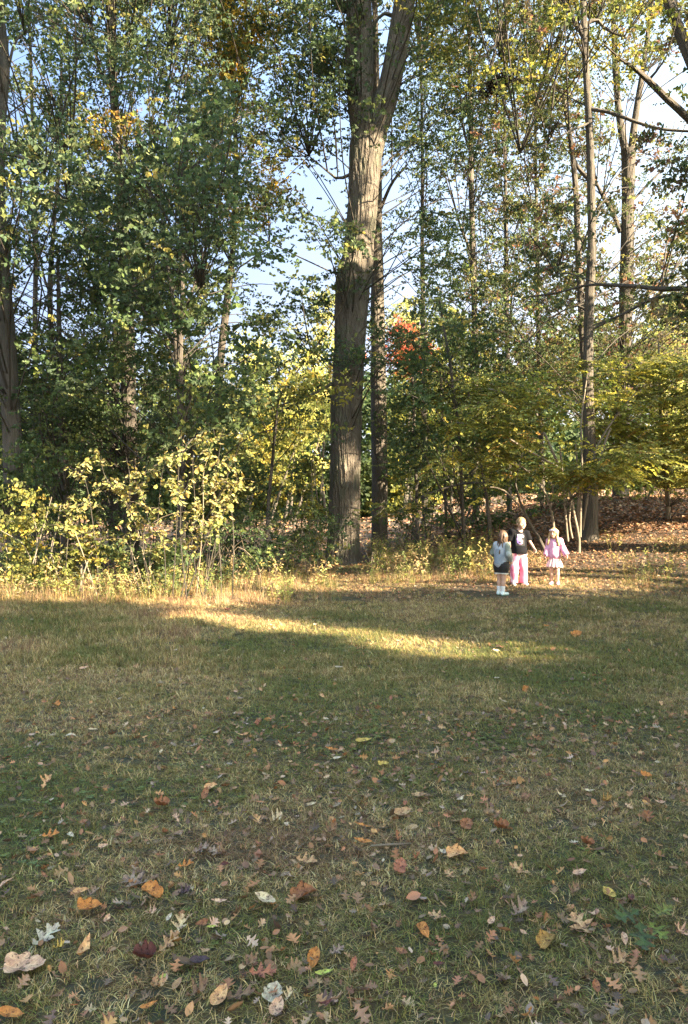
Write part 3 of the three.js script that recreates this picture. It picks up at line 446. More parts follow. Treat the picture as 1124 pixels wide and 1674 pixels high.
/* ---- trees outside the frame that shade the lawn ---- */
seed(4242);
{
  const spots = [[9, -1], [13, -6], [12.5, 4], [17.5, 3.6], [18, -11.1], [17, -16], [22.5, -4.5], [21.5, 6], [24, -14], [27, 1], [17.5, 11], [29, -8], [8, 9], [26, 10], [33, 4], [15, -13.5]];
  const cs = spots.map(([x, z], i) => {
    const gy = ground(x, z), lean = gauss() * 0.8, H = 26 + gauss() * 1.5, pts = [[x, gy - 0.1, z, 0.34], [x + lean * 0.3, gy + 5, z + lean * 0.2, 0.27], [x + lean * 0.7, gy + 11, z + lean * 0.3, 0.2], [x + lean, gy + H, z + lean * 0.4, 0.04]];
    const where = ['nearest past the right edge', 'right of the viewer, with branches over the lawn', 'right and a little behind the viewer', 'in the second row, behind the viewer', 'past the right edge in the second row', 'farthest forward past the right edge', 'in the third row level with the viewer', 'in the third row behind the viewer', 'in the third row, forward', 'in the fourth row level with the viewer', 'far behind the viewer to the right', 'in the fourth row, forward', 'closest behind the viewer', 'in the far row behind the viewer', 'last in the far row', 'just past the right edge beside the bank'][i];
    const g = base('shade_tree', `leafy shade tree outside the view, ${where}`, 'tree', V(x, gy, z), 'shade trees outside the view beside the lawn');
    mesh('trunk', local(tube(pts, 12, 0.5, 0.08), g.position), barkMats.mid, g);
    return { g, org: V(x, gy, z), pts, items: [], H, limbs: [] };
  });
  const frameClear = p => p.z > -1.5 ? (p.distanceTo(V(0, EYE, 0)) > 4.5) : (p.x > 0.411 * -p.z + 1.6 + 0.03 * -p.z);
  for (let i = 0; i < 680000; i++) {
    const gx = rr(-38, 12), gz = rr(-44, 4); if (nearGap(gx, gz, 0.42)) continue;
    const y = rr(5, 26), t = y / S.y, p = V(gx + S.x * t, y, gz + S.z * t); if (!frameClear(p)) continue;
    let k = -1, bd = 1e9; cs.forEach((c, j) => { const h = Math.hypot(p.x - c.org.x, p.z - c.org.z); if (h < bd) { bd = h; k = j; } });
    if (bd > 4.6 || y > cs[k].H - 1) continue; if (R() > 0.55) continue;
    cs[k].items.push({ p, e: [rr(-1, 1), rr(0, 6.28), rr(-1, 1)], s: rr(0.6, 1.15), c: palCol('green', 0.25) });
  }
  let tot = 0;
  for (const c of cs) {
    tot += c.items.length; const br = [];
    for (let i = 0; i < c.items.length; i += 50) { const q = c.items[i].p, ty = Math.max(c.org.y + 3, q.y - 0.5 * Math.hypot(q.x - c.org.x, q.z - c.org.z)); let hit = false; for (let u = 0; u <= 1; u += 0.1) { const w = sunFoot(V(lerp(c.org.x, q.x, u), lerp(ty, q.y, u), lerp(c.org.z, q.z, u))); if (openToSun(w[0], w[1])) hit = true; } if (hit) continue; br.push(tube([[c.org.x, ty, c.org.z, 0.05], [lerp(c.org.x, q.x, 0.5), lerp(ty, q.y, 0.5) + 0.3, lerp(c.org.z, q.z, 0.5), 0.035], [q.x, q.y, q.z, 0.01]], 4, 1)); }
    if (br.length) mesh('branchwork', local(mergeGeometries(br), c.org), twigMat, c.g).userData.kind = 'stuff';
    if (c.items.length) instanced('crown', bigSprigs[1], leafMat, c.items, c.g, c.org);
  }
  console.log('shade sprigs', tot, 'canopy sprigs', sprigCount);
}
/* ================= lawn ================= */
seed(31);
const bladeTuft = (n, h, spread, w, bend) => {
  const mb = new MB();
  for (let i = 0; i < n; i++) {
    const a = rr(0, 6.28), r = spread * Math.sqrt(R()), x = r * Math.cos(a), z = r * Math.sin(a), b = rr(0, 6.28), L = h * rr(0.5, 1.15), k = bend * rr(0.3, 1.3), ww = w * rr(0.7, 1.2), v = rr(0.22, 1.6), y2 = rr(0.88, 1.2);
    const col = [v * y2, v, v * rr(0.75, 1.1)], sx = Math.cos(b + 1.57) * ww, sz = Math.sin(b + 1.57) * ww, dx = Math.cos(b), dz = Math.sin(b);
    const P = (t, s) => [x + dx * k * L * t * t + sx * s * (1 - t * 0.8), L * t * (1 - 0.32 * k * t), z + dz * k * L * t * t + sz * s * (1 - t * 0.8)];
    mb.tri(P(0, -1), P(0, 1), P(0.5, 1), col); mb.tri(P(0, -1), P(0.5, 1), P(0.5, -1), col); mb.tri(P(0.5, -1), P(0.5, 1), P(1, 0), col);
  }
  return mb.geo();
};
const tufts = [bladeTuft(12, 0.052, 0.035, 0.0021, 1.0), bladeTuft(11, 0.07, 0.03, 0.0019, 1.25), bladeTuft(10, 0.05, 0.045, 0.0025, 1.6)];
const clover = (() => { const mb = new MB(); for (let i = 0; i < 7; i++) { const a = rr(0, 6.28), r = rr(0, 0.04), c = V(r * Math.cos(a), rr(0.012, 0.035), r * Math.sin(a)), v = rr(0.8, 1.2); for (let k = 0; k < 3; k++) { const d = V(Math.cos(a + k * 2.1), rr(-0.1, 0.3), Math.sin(a + k * 2.1)).normalize(), s = V(-d.z, rr(-0.2, 0.2), d.x).normalize(); leafTo(mb, c, d, s, 0.014, 0.007, [v, v, v], 0.2); } } return mb.geo(); })();
const inView = (x, d, m) => Math.abs(x) < 0.411 * d * 1.12 + m;
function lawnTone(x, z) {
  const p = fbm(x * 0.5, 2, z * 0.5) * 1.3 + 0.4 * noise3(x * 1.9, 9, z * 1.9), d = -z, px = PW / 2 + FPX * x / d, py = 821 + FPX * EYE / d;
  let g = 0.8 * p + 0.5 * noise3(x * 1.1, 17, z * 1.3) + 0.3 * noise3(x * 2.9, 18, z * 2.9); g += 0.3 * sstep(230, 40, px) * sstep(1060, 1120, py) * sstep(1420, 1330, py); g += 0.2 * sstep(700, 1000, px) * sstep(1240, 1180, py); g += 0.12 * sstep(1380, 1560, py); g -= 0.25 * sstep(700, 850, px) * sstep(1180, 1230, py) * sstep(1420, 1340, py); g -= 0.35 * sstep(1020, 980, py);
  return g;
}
{
  const lists = [[], [], []], cl = [], zones = [[2.2, 5, 1450], [5, 9, 800], [9, 13.5, 460], [13.5, 21, 190]];
  for (const [d0, d1, den] of zones) {
    const n = den * 0.411 * 1.2 * (d1 * d1 - d0 * d0);
    for (let i = 0; i < n; i++) {
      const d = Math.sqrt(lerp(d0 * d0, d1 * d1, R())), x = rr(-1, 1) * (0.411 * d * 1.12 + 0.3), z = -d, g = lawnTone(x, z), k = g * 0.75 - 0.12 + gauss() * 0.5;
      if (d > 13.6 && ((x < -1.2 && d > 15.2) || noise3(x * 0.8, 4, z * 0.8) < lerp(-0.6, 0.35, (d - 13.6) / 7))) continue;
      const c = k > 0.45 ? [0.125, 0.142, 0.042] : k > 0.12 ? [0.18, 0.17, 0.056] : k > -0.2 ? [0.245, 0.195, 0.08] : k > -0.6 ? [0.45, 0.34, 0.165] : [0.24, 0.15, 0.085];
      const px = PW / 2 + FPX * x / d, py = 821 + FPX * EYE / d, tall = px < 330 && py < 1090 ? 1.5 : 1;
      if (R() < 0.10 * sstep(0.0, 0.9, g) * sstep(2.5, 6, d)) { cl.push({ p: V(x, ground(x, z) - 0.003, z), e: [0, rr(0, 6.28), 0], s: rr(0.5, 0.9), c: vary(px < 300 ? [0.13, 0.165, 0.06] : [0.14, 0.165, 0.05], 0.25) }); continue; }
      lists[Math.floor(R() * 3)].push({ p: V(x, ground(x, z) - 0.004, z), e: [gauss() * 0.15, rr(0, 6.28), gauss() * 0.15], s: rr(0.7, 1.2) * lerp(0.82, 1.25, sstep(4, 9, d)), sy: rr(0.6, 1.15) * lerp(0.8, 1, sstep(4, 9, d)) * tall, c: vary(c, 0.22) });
    }
  }
  tag(instanced('grass', tufts[0], grassMat, lists[0]), 'short autumn lawn grass, green mixed with straw', 'grass');
  tag(instanced('grass', tufts[1], grassMat, lists[1]), 'longer bent lawn grass blades, green mixed with straw', 'grass');
  tag(instanced('grass', tufts[2], grassMat, lists[2]), 'matted wiry grass blades low in the lawn', 'grass');
  tag(instanced('clover', clover, grassMat, cl), 'small leaved dark green clover patches in the lawn', 'ground cover');
}
/* ================= fallen leaves ================= */
const OUT = {
  oak: [[.05, .03], [.12, .1], [.17, .19], [.22, .17], [.24, .06], [.33, .07], [.40, .22], [.46, .36], [.52, .46], [.55, .36], [.57, .27], [.55, .13], [.60, .10], [.70, .2], [.80, .33], [.85, .29], [.83, .18], [.84, .11], [.90, .1], [.97, .14], [.96, .07], [1.03, .0]],
  broad: [[.02, .06], [-.04, .2], [.0, .34], [.12, .42], [.22, .4], [.3, .36], [.38, .44], [.5, .5], [.58, .46], [.6, .36], [.68, .38], [.78, .34], [.86, .24], [.94, .14], [1, 0]],
  oval: [[.03, .05], [.1, .14], [.2, .22], [.32, .275], [.45, .29], [.58, .275], [.7, .23], [.8, .17], [.9, .09], [.96, .04], [1, 0]],
  slim: [[.03, .03], [.12, .08], [.25, .14], [.4, .17], [.55, .16], [.7, .12], [.82, .08], [.92, .035], [1, 0]],
};
function fallenGeo(kind, cup, roll, twist, sd) {
  const o = OUT[kind], n = o.length, pos = [], uv = [], idx = [], cols = [0, 0.35, 0.7, 1];
  for (const s of [-1, 1]) {
    const b0 = pos.length / 3;
    for (let i = 0; i < n; i++) for (const c of cols) {
      const tm = lerp(o[i][0] * 0.93, o[i][0], c), t = clamp(i === n - 1 ? 1 : tm, -0.06, 1), w = o[i][1] * c * s;
      let x = t - 0.5, z = w, y = cup * (w * w * 3.2) + roll * (x * x * 1.6) + twist * x * w * 3 + 0.05 * noise3(t * 5 + sd, w * 5, sd) + (c > 0 ? 0.012 : 0) + 0.02 * Math.sin(t * 24) * Math.abs(w);
      if (cup > 0.6) { const a = w * cup * 2.2; z = Math.sin(a) / (cup * 2.2); y += (1 - Math.cos(a)) / (cup * 2.2) - cup * w * w * 3.2; }
      pos.push(x, y, z); uv.push(t, 0.5 + o[i][1] * c * s);
    }
    const m = cols.length; for (let i = 0; i < n - 1; i++) for (let j = 0; j < m - 1; j++) { const a = b0 + i * m + j, b = a + 1, c = a + m, d = c + 1; if (s > 0) idx.push(a, b, c, b, d, c); else idx.push(a, c, b, b, c, d); }
  }
  const st = pos.length / 3; pos.push(-0.47, 0, -0.008, -0.47, 0, 0.008, -0.72, -0.03 + 0.06 * roll, 0.03, -0.72, -0.03 + 0.06 * roll, 0.042); uv.push(0, .5, 0, .5, 0, .5, 0, .5); idx.push(st, st + 1, st + 2, st + 1, st + 3, st + 2);
  const g = new THREE.BufferGeometry(); g.setAttribute('position', new THREE.Float32BufferAttribute(pos, 3)); g.setAttribute('uv', new THREE.Float32BufferAttribute(uv, 2)); g.setIndex(idx); g.computeVertexNormals(); return g;
}
const FG = {}; for (const k in OUT) FG[k] = { flat: fallenGeo(k, 0.12, 0.08, 0.08, 1), cup: fallenGeo(k, 0.75, 0.15, 0.12, 2), curl: fallenGeo(k, 0.5, 0.55, -0.2, 3), fold: fallenGeo(k, 1.15, -0.12, 0.1, 4) };
const leafTex = (() => { const N = 256; return dataTex(N, N, (i, j) => { const t = i / N, w = j / N - 0.5, vein = Math.exp(-Math.pow(w / 0.010, 2)) * 0.22, ph = (t - Math.abs(w) * 0.9) * 9, sv = Math.exp(-Math.pow((ph - Math.round(ph)) / 0.07, 2)) * 0.13, n1 = tnoise(t * 7, w * 7 + 8, 7, 7, 3), n2 = tnoise(t * 30, w * 30 + 30, 30, 30, 5), spot = sstep(0.62, 0.8, tnoise(t * 14, w * 14 + 20, 14, 14, 8)); const l = 0.82 + vein + sv + 0.12 * n1 + 0.08 * n2 - 0.35 * spot; return [l, l * (0.98 + 0.03 * n1), l * 0.96]; }, true); })();
const LC = { orange: [.46, .2, .06], tan: [.42, .27, .15], pink: [.55, .36, .25], peach: [.58, .34, .17], brown: [.21, .13, .08], greybrown: [.26, .19, .15], maroon: [.12, .045, .04], purple: [.075, .05, .06], yellow: [.52, .38, .10], cream: [.52, .43, .29], pale: [.45, .41, .32], rust: [.27, .125, .065], lime: [.38, .42, .10], red: [.34, .14, .085], ochre: [.34, .21, .07], white: [.52, .46, .36] };
const leafMats = {};
function fallenMat(c) { return leafMats[c] ??= new THREE.MeshPhysicalMaterial({ map: leafTex, color: new THREE.Color().setRGB(...LC[c].map(v => Math.min(0.8, v * 1.18))), roughness: 0.7, side: THREE.DoubleSide, specularIntensity: 0.5 }); }
seed(555);
// [pixel x, pixel y, length in pixels, outline, shape, colour, turn, tilt, label]
const LEAVES = [
  [42, 1592, 66, 'broad', 'flat', 'pink', 0.3, .25, 'largest leaf on the lawn, broad and pinkish tan, bottom left'],
  [74, 1544, 58, 'oak', 'flat', 'pale', 0.9, .35, 'pale greenish white lobed leaf above the largest pinkish leaf'],
  [147, 1495, 40, 'broad', 'cup', 'orange', 0.2, .3, 'deep orange cupped leaf right below a round peach leaf'],
  [137, 1568, 52, 'slim', 'curl', 'peach', 1.35, .4, 'narrow crumpled orange yellow leaf right of the pale lobed leaf'],
  [96, 1560, 22, 'oak', 'curl', 'yellow', 0.5, .2, 'small yellow leaf scrap touching the pale lobed leaf'],
  [240, 1578, 38, 'broad', 'curl', 'maroon', 0.1, .3, 'dark maroon leaf below the tan skeletal oak leaf'],
  [257, 1625, 30, 'oak', 'curl', 'tan', 0.4, .3, 'small tan brown leaf below the dark maroon leaf'],
  [242, 1658, 36, 'slim', 'cup', 'orange', 0.8, .3, 'orange brown rolled leaf near the bottom edge, left of the peach curled leaf'],
  [18, 1671, 46, 'oval', 'flat', 'orange', 0.0, .2, 'orange leaf cut by the bottom edge in the left corner'],
  [276, 1554, 46, 'oak', 'flat', 'tan', 0.9, .5, 'large tan oak leaf standing up in pale grass'],
  [294, 1527, 36, 'oak', 'curl', 'cream', 1.4, .6, 'cream skeletal oak leaf tip behind the large tan oak leaf'],
  [276, 1511, 16, 'oval', 'cup', 'white', 1.2, .5, 'tiny white leaf above the large tan oak leaf'],
  [246, 1504, 22, 'oak', 'curl', 'pink', 0.2, .2, 'small pale pink leaf left of the tiny white leaf'],
  [96, 1641, 28, 'slim', 'curl', 'brown', 0.3, .2, 'dark brown curled leaf under the largest pinkish leaf'],
  [267, 1609, 15, 'oval', 'cup', 'lime', 0.6, .3, 'tiny bright lime leaf between maroon and tan leaves'],
  [175, 1515, 17, 'oval', 'curl', 'pink', 1.2, .4, 'small pink leaf upper right of the crumpled orange yellow leaf'],
  [326, 1583, 36, 'oval', 'cup', 'purple', 0.1, .15, 'nearly black purple oval leaf right of the maroon leaf'],
  [346, 1526, 18, 'slim', 'flat', 'lime', 0.2, .2, 'small yellow green leaf tip right of the skeletal oak leaf'],
  [331, 1523, 24, 'oval', 'curl', 'rust', 0.4, .3, 'rusty leaf tucked against the yellow green leaf tip'],
  [428, 1603, 50, 'oak', 'flat', 'red', 0.25, .25, 'reddish brown lobed leaf above the grey white curled leaf'],
  [407, 1589, 32, 'oak', 'curl', 'brown', 0.7, .3, 'brown oak leaf overlapped by the reddish lobed leaf'],
  [358, 1644, 52, 'oval', 'cup', 'peach', 1.2, .45, 'bright peach curled leaf at the bottom edge, left of the grey white one'],
  [392, 1640, 56, 'oak', 'flat', 'brown', 0.2, .2, 'brown deeply cut oak leaf between peach and grey white leaves'],
  [446, 1637, 38, 'broad', 'flat', 'pale', 1.1, .45, 'grey white backed leaf at the bottom edge near the middle'],
  [452, 1662, 44, 'oval', 'cup', 'pink', 1.3, .4, 'spotted pinkish leaf under the grey white backed leaf'],
  [471, 1643, 26, 'oak', 'curl', 'cream', 1.2, .4, 'cream shred of leaf right of the grey white backed leaf'],
  [513, 1578, 40, 'oval', 'fold', 'orange', 1.4, .6, 'pointed rust orange leaf standing upright, bottom centre'],
  [530, 1602, 34, 'slim', 'flat', 'lime', 0.05, .15, 'narrow yellow green leaf at the foot of the upright orange leaf'],
  [323, 1636, 48, 'oak', 'curl', 'brown', 0.5, .2, 'dark brown oak leaf left of the bright peach leaf'],
  [578, 1588, 26, 'oval', 'fold', 'red', 1.3, .5, 'small brick red upright leaf right of the upright orange leaf'],
  [531, 1655, 28, 'slim', 'curl', 'maroon', 0.4, .2, 'maroon sliver of leaf near the bottom edge at centre'],
  [550, 1566, 30, 'oak', 'flat', 'greybrown', 0.3, .2, 'dull brown oak leaf upper right of the upright orange leaf'],
  [690, 1532, 42, 'oval', 'fold', 'orange', 2.1, .35, 'bright orange rolled leaf alone right of centre'],
  [612, 1525, 22, 'slim', 'cup', 'brown', 2.1, .3, 'small brown oval leaf left of the bright orange rolled leaf'],
  [715, 1509, 36, 'oak', 'flat', 'tan', 2.5, .25, 'tan oak leaf above right of the bright orange rolled leaf'],
  [656, 1568, 26, 'oval', 'flat', 'rust', 2.4, .3, 'small rust leaf below the bright orange rolled leaf'],
  [803, 1517, 20, 'oval', 'cup', 'pink', 1.0, .4, 'pinkish curled leaf left of a cut brown oak leaf'],
  [848, 1503, 42, 'oak', 'curl', 'greybrown', 0.6, .3, 'deeply cut brown oak leaf between two tan oak leaves'],
  [717, 1588, 22, 'oval', 'flat', 'maroon', 0.1, .1, 'dark red leaf sunk in grass below the orange rolled leaf'],
  [711, 1624, 11, 'oval', 'cup', 'lime', 1.4, .4, 'pale green speck of a leaf near the bottom right of centre'],
  [950, 1525, 56, 'oak', 'flat', 'tan', 1.9, .3, 'large tan oak leaf left of the green seedling'],
  [972, 1507, 22, 'oval', 'curl', 'pink', 2.5, .3, 'small pale leaf at the tip of the large tan oak leaf'],
  [893, 1549, 38, 'broad', 'fold', 'ochre', 0.8, .4, 'olive brown folded leaf with an orange fleck'],
  [1010, 1586, 36, 'oak', 'curl', 'tan', 0.1, .2, 'tan skeletal oak leaf below the green seedling'],
  [1020, 1546, 26, 'oval', 'fold', 'pink', 1.3, .5, 'pink and maroon leaf under the green seedling'],
  [974, 1626, 25, 'oval', 'cup', 'rust', 1.3, .5, 'round rust brown leaf near the bottom right'],
  [1113, 1536, 30, 'oak', 'curl', 'pink', 2.4, .3, 'pinkish oak leaf right of the green seedling'],
  [995, 1472, 34, 'oval', 'cup', 'yellow', 2.0, .5, 'golden tan leaf upright above the large tan oak leaf'],
  [1031, 1477, 22, 'oval', 'fold', 'maroon', 1.3, .3, 'maroon leaf right of the golden tan leaf'],
  [82, 1375, 30, 'oak', 'cup', 'orange', 0.3, .35, 'orange tan crumpled leaf alone at left'],
  [114, 1374, 17, 'oval', 'fold', 'pale', 2.6, .3, 'pale grey scrap right of the orange tan crumpled leaf'],
  [221, 1452, 52, 'oak', 'flat', 'greybrown', 2.8, .2, 'wide dull brown oak leaf with an orange leaf on its corner'],
  [246, 1468, 38, 'broad', 'fold', 'orange', 2.6, .35, 'ribbed orange leaf beside the wide dull brown oak leaf'],
  [132, 1468, 28, 'oval', 'cup', 'peach', 0.4, .4, 'round peach leaf directly above the deep orange cupped leaf'],
  [150, 1472, 22, 'oak', 'curl', 'greybrown', 1.0, .3, 'grey tan oak fragment touching the round peach leaf'],
  [62, 1477, 22, 'oval', 'curl', 'brown', 0.4, .3, 'brown curled leaf left of the round peach leaf'],
  [72, 1441, 22, 'slim', 'cup', 'rust', 2.3, .3, 'rusty sliver of leaf tipped by a yellow speck'],
  [84, 1451, 9, 'oval', 'cup', 'lime', 0, .3, 'yellow speck of leaf at the end of the rusty sliver'],
  [99, 1421, 9, 'oval', 'cup', 'yellow', 0, .3, 'yellow speck of leaf above the rusty sliver'],
  [8, 1454, 30, 'slim', 'fold', 'pink', 0.5, .3, 'pinkish folded leaf cut by the left edge'],
  [168, 1393, 18, 'oval', 'cup', 'pink', 0.3, .3, 'small pink curled leaf in greenish grass, left half'],
  [262, 1407, 19, 'slim', 'cup', 'rust', 0.1, .25, 'narrow reddish leaf above the wide dull brown oak leaf'],
  [265, 1325, 26, 'broad', 'curl', 'rust', 0.5, .3, 'red brown leaf left of the upright orange pair'],
  [288, 1346, 22, 'oak', 'fold', 'pink', 2.2, .4, 'small pink brown pointed leaf below the upright orange pair'],
  [292, 1373, 18, 'oval', 'curl', 'greybrown', 0.4, .3, 'dull pinkish leaf under the pink brown pointed leaf'],
  [508, 1323, 20, 'oval', 'flat', 'cream', 0.3, .25, 'clean cream oval leaf at centre left, standing out pale'],
  [335, 1306, 26, 'oval', 'cup', 'rust', 1.3, .6, 'dark orange leaf of the upright pair, in front'],
  [344, 1294, 24, 'oval', 'cup', 'peach', 0.2, .5, 'peach leaf of the upright pair, behind'],
  [450, 1350, 28, 'oak', 'curl', 'cream', 0.6, .3, 'pale shredded oak leaf beside a white speck'],
  [422, 1352, 24, 'oak', 'curl', 'tan', 2.2, .3, 'tan oak leaf left of the pale shredded leaf'],
  [468, 1355, 10, 'oval', 'cup', 'white', 0.3, .3, 'white speck of leaf right of the pale shredded leaf'],
  [540, 1368, 30, 'oak', 'curl', 'brown', 0.6, .3, 'brown cut oak leaf near the middle of the lawn'],
  [329, 1397, 30, 'oak', 'flat', 'greybrown', 0.4, .25, 'pinkish brown oak leaf beside a grey oak leaf'],
  [353, 1402, 30, 'oak', 'flat', 'greybrown', 2.6, .25, 'grey oak leaf right of the pinkish brown one'],
  [303, 1425, 30, 'oak', 'cup', 'orange', 0.5, .35, 'orange brown oak leaf right of the wide dull brown oak leaf'],
  [367, 1424, 22, 'oval', 'fold', 'maroon', 0.6, .3, 'maroon leaf below the grey oak leaf'],
  [500, 1418, 40, 'oak', 'cup', 'tan', 0.1, .3, 'tan brown oak leaf above the large beige folded leaf'],
  [433, 1481, 44, 'oval', 'cup', 'cream', 2.7, .3, 'large beige folded leaf left of centre'],
  [358, 1484, 30, 'slim', 'cup', 'pink', 2.8, .3, 'pink rolled leaf with a pale tail left of the beige leaf'],
  [498, 1473, 44, 'broad', 'fold', 'rust', 0.3, .3, 'rusty ragged leaf right of the large beige folded leaf'],
  [422, 1388, 18, 'slim', 'curl', 'red', 2.4, .2, 'thin reddish leaf below the tan oak leaf'],
  [300, 1470, 26, 'oak', 'curl', 'purple', 0.7, .2, 'purple grey leaf left of the pink rolled leaf'],
  [658, 1337, 36, 'oval', 'cup', 'tan', 0.5, .35, 'brown tan cupped leaf with a red scrap behind it'],
  [662, 1321, 13, 'oval', 'fold', 'red', 1.3, .5, 'red scrap behind the brown tan cupped leaf'],
  [593, 1358, 30, 'slim', 'flat', 'orange', 2.9, .2, 'flat orange leaf above its twin near the grey stick'],
  [593, 1384, 34, 'slim', 'cup', 'orange', 2.95, .25, 'flat orange leaf touching the grey stick'],
  [762, 1357, 26, 'broad', 'cup', 'rust', 1.3, .6, 'rust brown round leaf above the peach and white leaf'],
  [820, 1363, 26, 'broad', 'curl', 'rust', 0.2, .35, 'rust brown leaf right of the other round rust leaf'],
  [749, 1406, 40, 'broad', 'fold', 'peach', 0.35, .3, 'peach and white cupped leaf at right of centre'],
  [722, 1403, 18, 'oval', 'curl', 'white', 2.4, .3, 'white leaf edge left of the peach cupped leaf'],
  [654, 1426, 30, 'broad', 'flat', 'red', 1.4, .5, 'squarish brick red leaf below the grey stick'],
  [849, 1432, 38, 'oak', 'flat', 'tan', 2.6, .25, 'tan oak leaf with a tiny pink leaf above it'],
  [850, 1409, 12, 'oval', 'cup', 'pink', 0.2, .3, 'tiny pink leaf above a tan oak leaf'],
  [735, 1440, 24, 'oak', 'flat', 'tan', 2.3, .2, 'thin tan oak leaf below the peach cupped leaf'],
  [684, 1308, 26, 'oval', 'flat', 'tan', 2.8, .2, 'plain tan leaf above the brown tan cupped leaf'],
  [752, 1315, 18, 'slim', 'curl', 'white', 0.6, .2, 'small white curled leaf right of the plain tan leaf'],
  [772, 1483, 24, 'oak', 'curl', 'brown', 1.2, .3, 'brown oak leaf hanging in grass left of the cut oak leaf'],
  [626, 1416, 8, 'oval', 'cup', 'white', 1.3, .3, 'white speck left of the squarish brick red leaf'],
  [916, 1309, 24, 'slim', 'curl', 'cream', 2.2, .4, 'pale twisted leaf at upper right of the near lawn'],
  [1059, 1345, 28, 'oak', 'cup', 'rust', 1.3, .4, 'reddish brown oak leaf at right, high in the near lawn'],
  [937, 1386, 18, 'oak', 'flat', 'white', 0.4, .2, 'white star shaped leaf at right'],
  [947, 1437, 28, 'oval', 'cup', 'pink', 0.2, .35, 'pinkish tan cupped leaf above the golden tan leaf'],
  [960, 1389, 24, 'broad', 'curl', 'rust', 0.2, .2, 'orange brown leaf right of the white star shaped leaf'],
  [990, 1318, 24, 'oak', 'curl', 'ochre', 0.4, .3, 'ochre leaf beside a tan leaf at upper right'],
  [1005, 1328, 18, 'oak', 'curl', 'tan', 1.0, .3, 'small tan leaf right of the ochre leaf'],
  [1055, 1453, 22, 'oak', 'fold', 'tan', 2.0, .4, 'tan pointed leaf right of the golden tan leaf, farther off'],
  [1075, 1320, 24, 'slim', 'curl', 'pink', 2.6, .2, 'pink narrow leaf above the reddish brown oak leaf'],
  [938, 1468, 30, 'oak', 'curl', 'brown', 0.8, .2, 'brown oak leaf left of the golden tan leaf'],
  [137, 1097, 17, 'oval', 'cup', 'pink', 0.4, .4, 'pinkish leaf farthest up the lawn on the left'],
  [91, 1157, 16, 'broad', 'fold', 'orange', 2.5, .3, 'small orange leaf in dark green clover at left'],
  [116, 1209, 19, 'oval', 'fold', 'white', 0.1, .2, 'bright white curled leaf in the clover at left'],
  [152, 1199, 17, 'oval', 'cup', 'cream', 0.3, .2, 'cream leaf right of the bright white curled leaf'],
  [76, 1286, 34, 'oak', 'fold', 'peach', 1.4, .6, 'ragged peach leaf standing over a dark one at left'],
  [263, 1235, 12, 'oval', 'flat', 'cream', 1.3, .4, 'cream oval leaf in pale straw, left of centre'],
  [271, 1172, 14, 'oak', 'curl', 'tan', 0.5, .4, 'tan leaf with a small orange leaf at its tip'],
  [284, 1163, 12, 'slim', 'cup', 'orange', 2.4, .3, 'small orange leaf at the tip of a tan leaf'],
  [237, 1211, 11, 'oval', 'flat', 'peach', 0.4, .2, 'small peach leaf above the cream oval leaf'],
  [525, 1143, 16, 'oval', 'fold', 'peach', 2.2, .4, 'small peach leaf far up the lawn near the middle'],
  [594, 1217, 29, 'oval', 'flat', 'yellow', 0.05, .2, 'flat yellow tan oval leaf in the middle of the lawn'],
  [542, 1232, 25, 'slim', 'cup', 'orange', 2.6, .4, 'orange leaf left of the flat yellow tan oval leaf'],
  [551, 1246, 16, 'oval', 'flat', 'white', 0.2, .2, 'white leaf just under the orange leaf mid lawn'],
  [627, 1256, 18, 'broad', 'flat', 'yellow', 0.3, .25, 'yellow orange leaf below right of the yellow tan oval leaf'],
  [581, 1263, 20, 'slim', 'curl', 'maroon', 2.3, .3, 'dark red leaf below the flat yellow tan oval leaf'],
  [395, 1209, 28, 'slim', 'curl', 'peach', 2.7, .3, 'peach leaf by the bright grass clump left of middle'],
  [423, 1187, 14, 'broad', 'fold', 'red', 1.2, .4, 'red brown leaf above the bright grass clump'],
  [554, 1095, 15, 'oval', 'flat', 'white', 0.0, .2, 'white leaf lying beyond the small peach leaf mid lawn'],
  [533, 1181, 11, 'oval', 'flat', 'white', 0.1, .2, 'small white leaf below the small peach leaf mid lawn'],
  [859, 1131, 14, 'broad', 'fold', 'orange', 1.3, .5, 'orange leaf on green grass right of the middle, far up'],
  [812, 1113, 10, 'oval', 'cup', 'white', 0.2, .3, 'white leaf left of the orange leaf on green grass'],
  [1080, 1155, 16, 'oval', 'fold', 'peach', 1.4, .5, 'peach upright leaf at the right edge of the far lawn'],
  [1041, 1169, 11, 'oak', 'curl', 'cream', 2.2, .3, 'cream leaf left of the peach upright leaf at right'],
  [1057, 1276, 20, 'broad', 'cup', 'orange', 0.2, .4, 'bright orange leaf at right, halfway up the lawn'],
  [962, 1300, 22, 'slim', 'cup', 'cream', 2.9, .2, 'cream rolled leaf left of the pink narrow leaf'],
  [894, 1276, 16, 'oval', 'curl', 'rust', 2.6, .2, 'rust leaf above the pale twisted leaf'],
  [811, 1068, 15, 'oval', 'cup', 'cream', 0.2, .4, 'cream leaf lying in the sunlit strip of lawn'],
  [287, 1067, 10, 'oval', 'cup', 'white', 1.0, .4, 'white leaf in shade left of the sunlit strip'],
  [371, 1001, 12, 'oval', 'curl', 'red', 0.1, .4, 'red leaf at the sunny far left end of the lawn'],
  [943, 1041, 18, 'broad', 'cup', 'orange', 0.4, .5, 'orange brown leaf in the shade below the pink sweater child'],
  [893, 1027, 12, 'oval', 'cup', 'orange', 0.2, .5, 'smaller orange leaf left of the orange brown leaf in shade'],
];
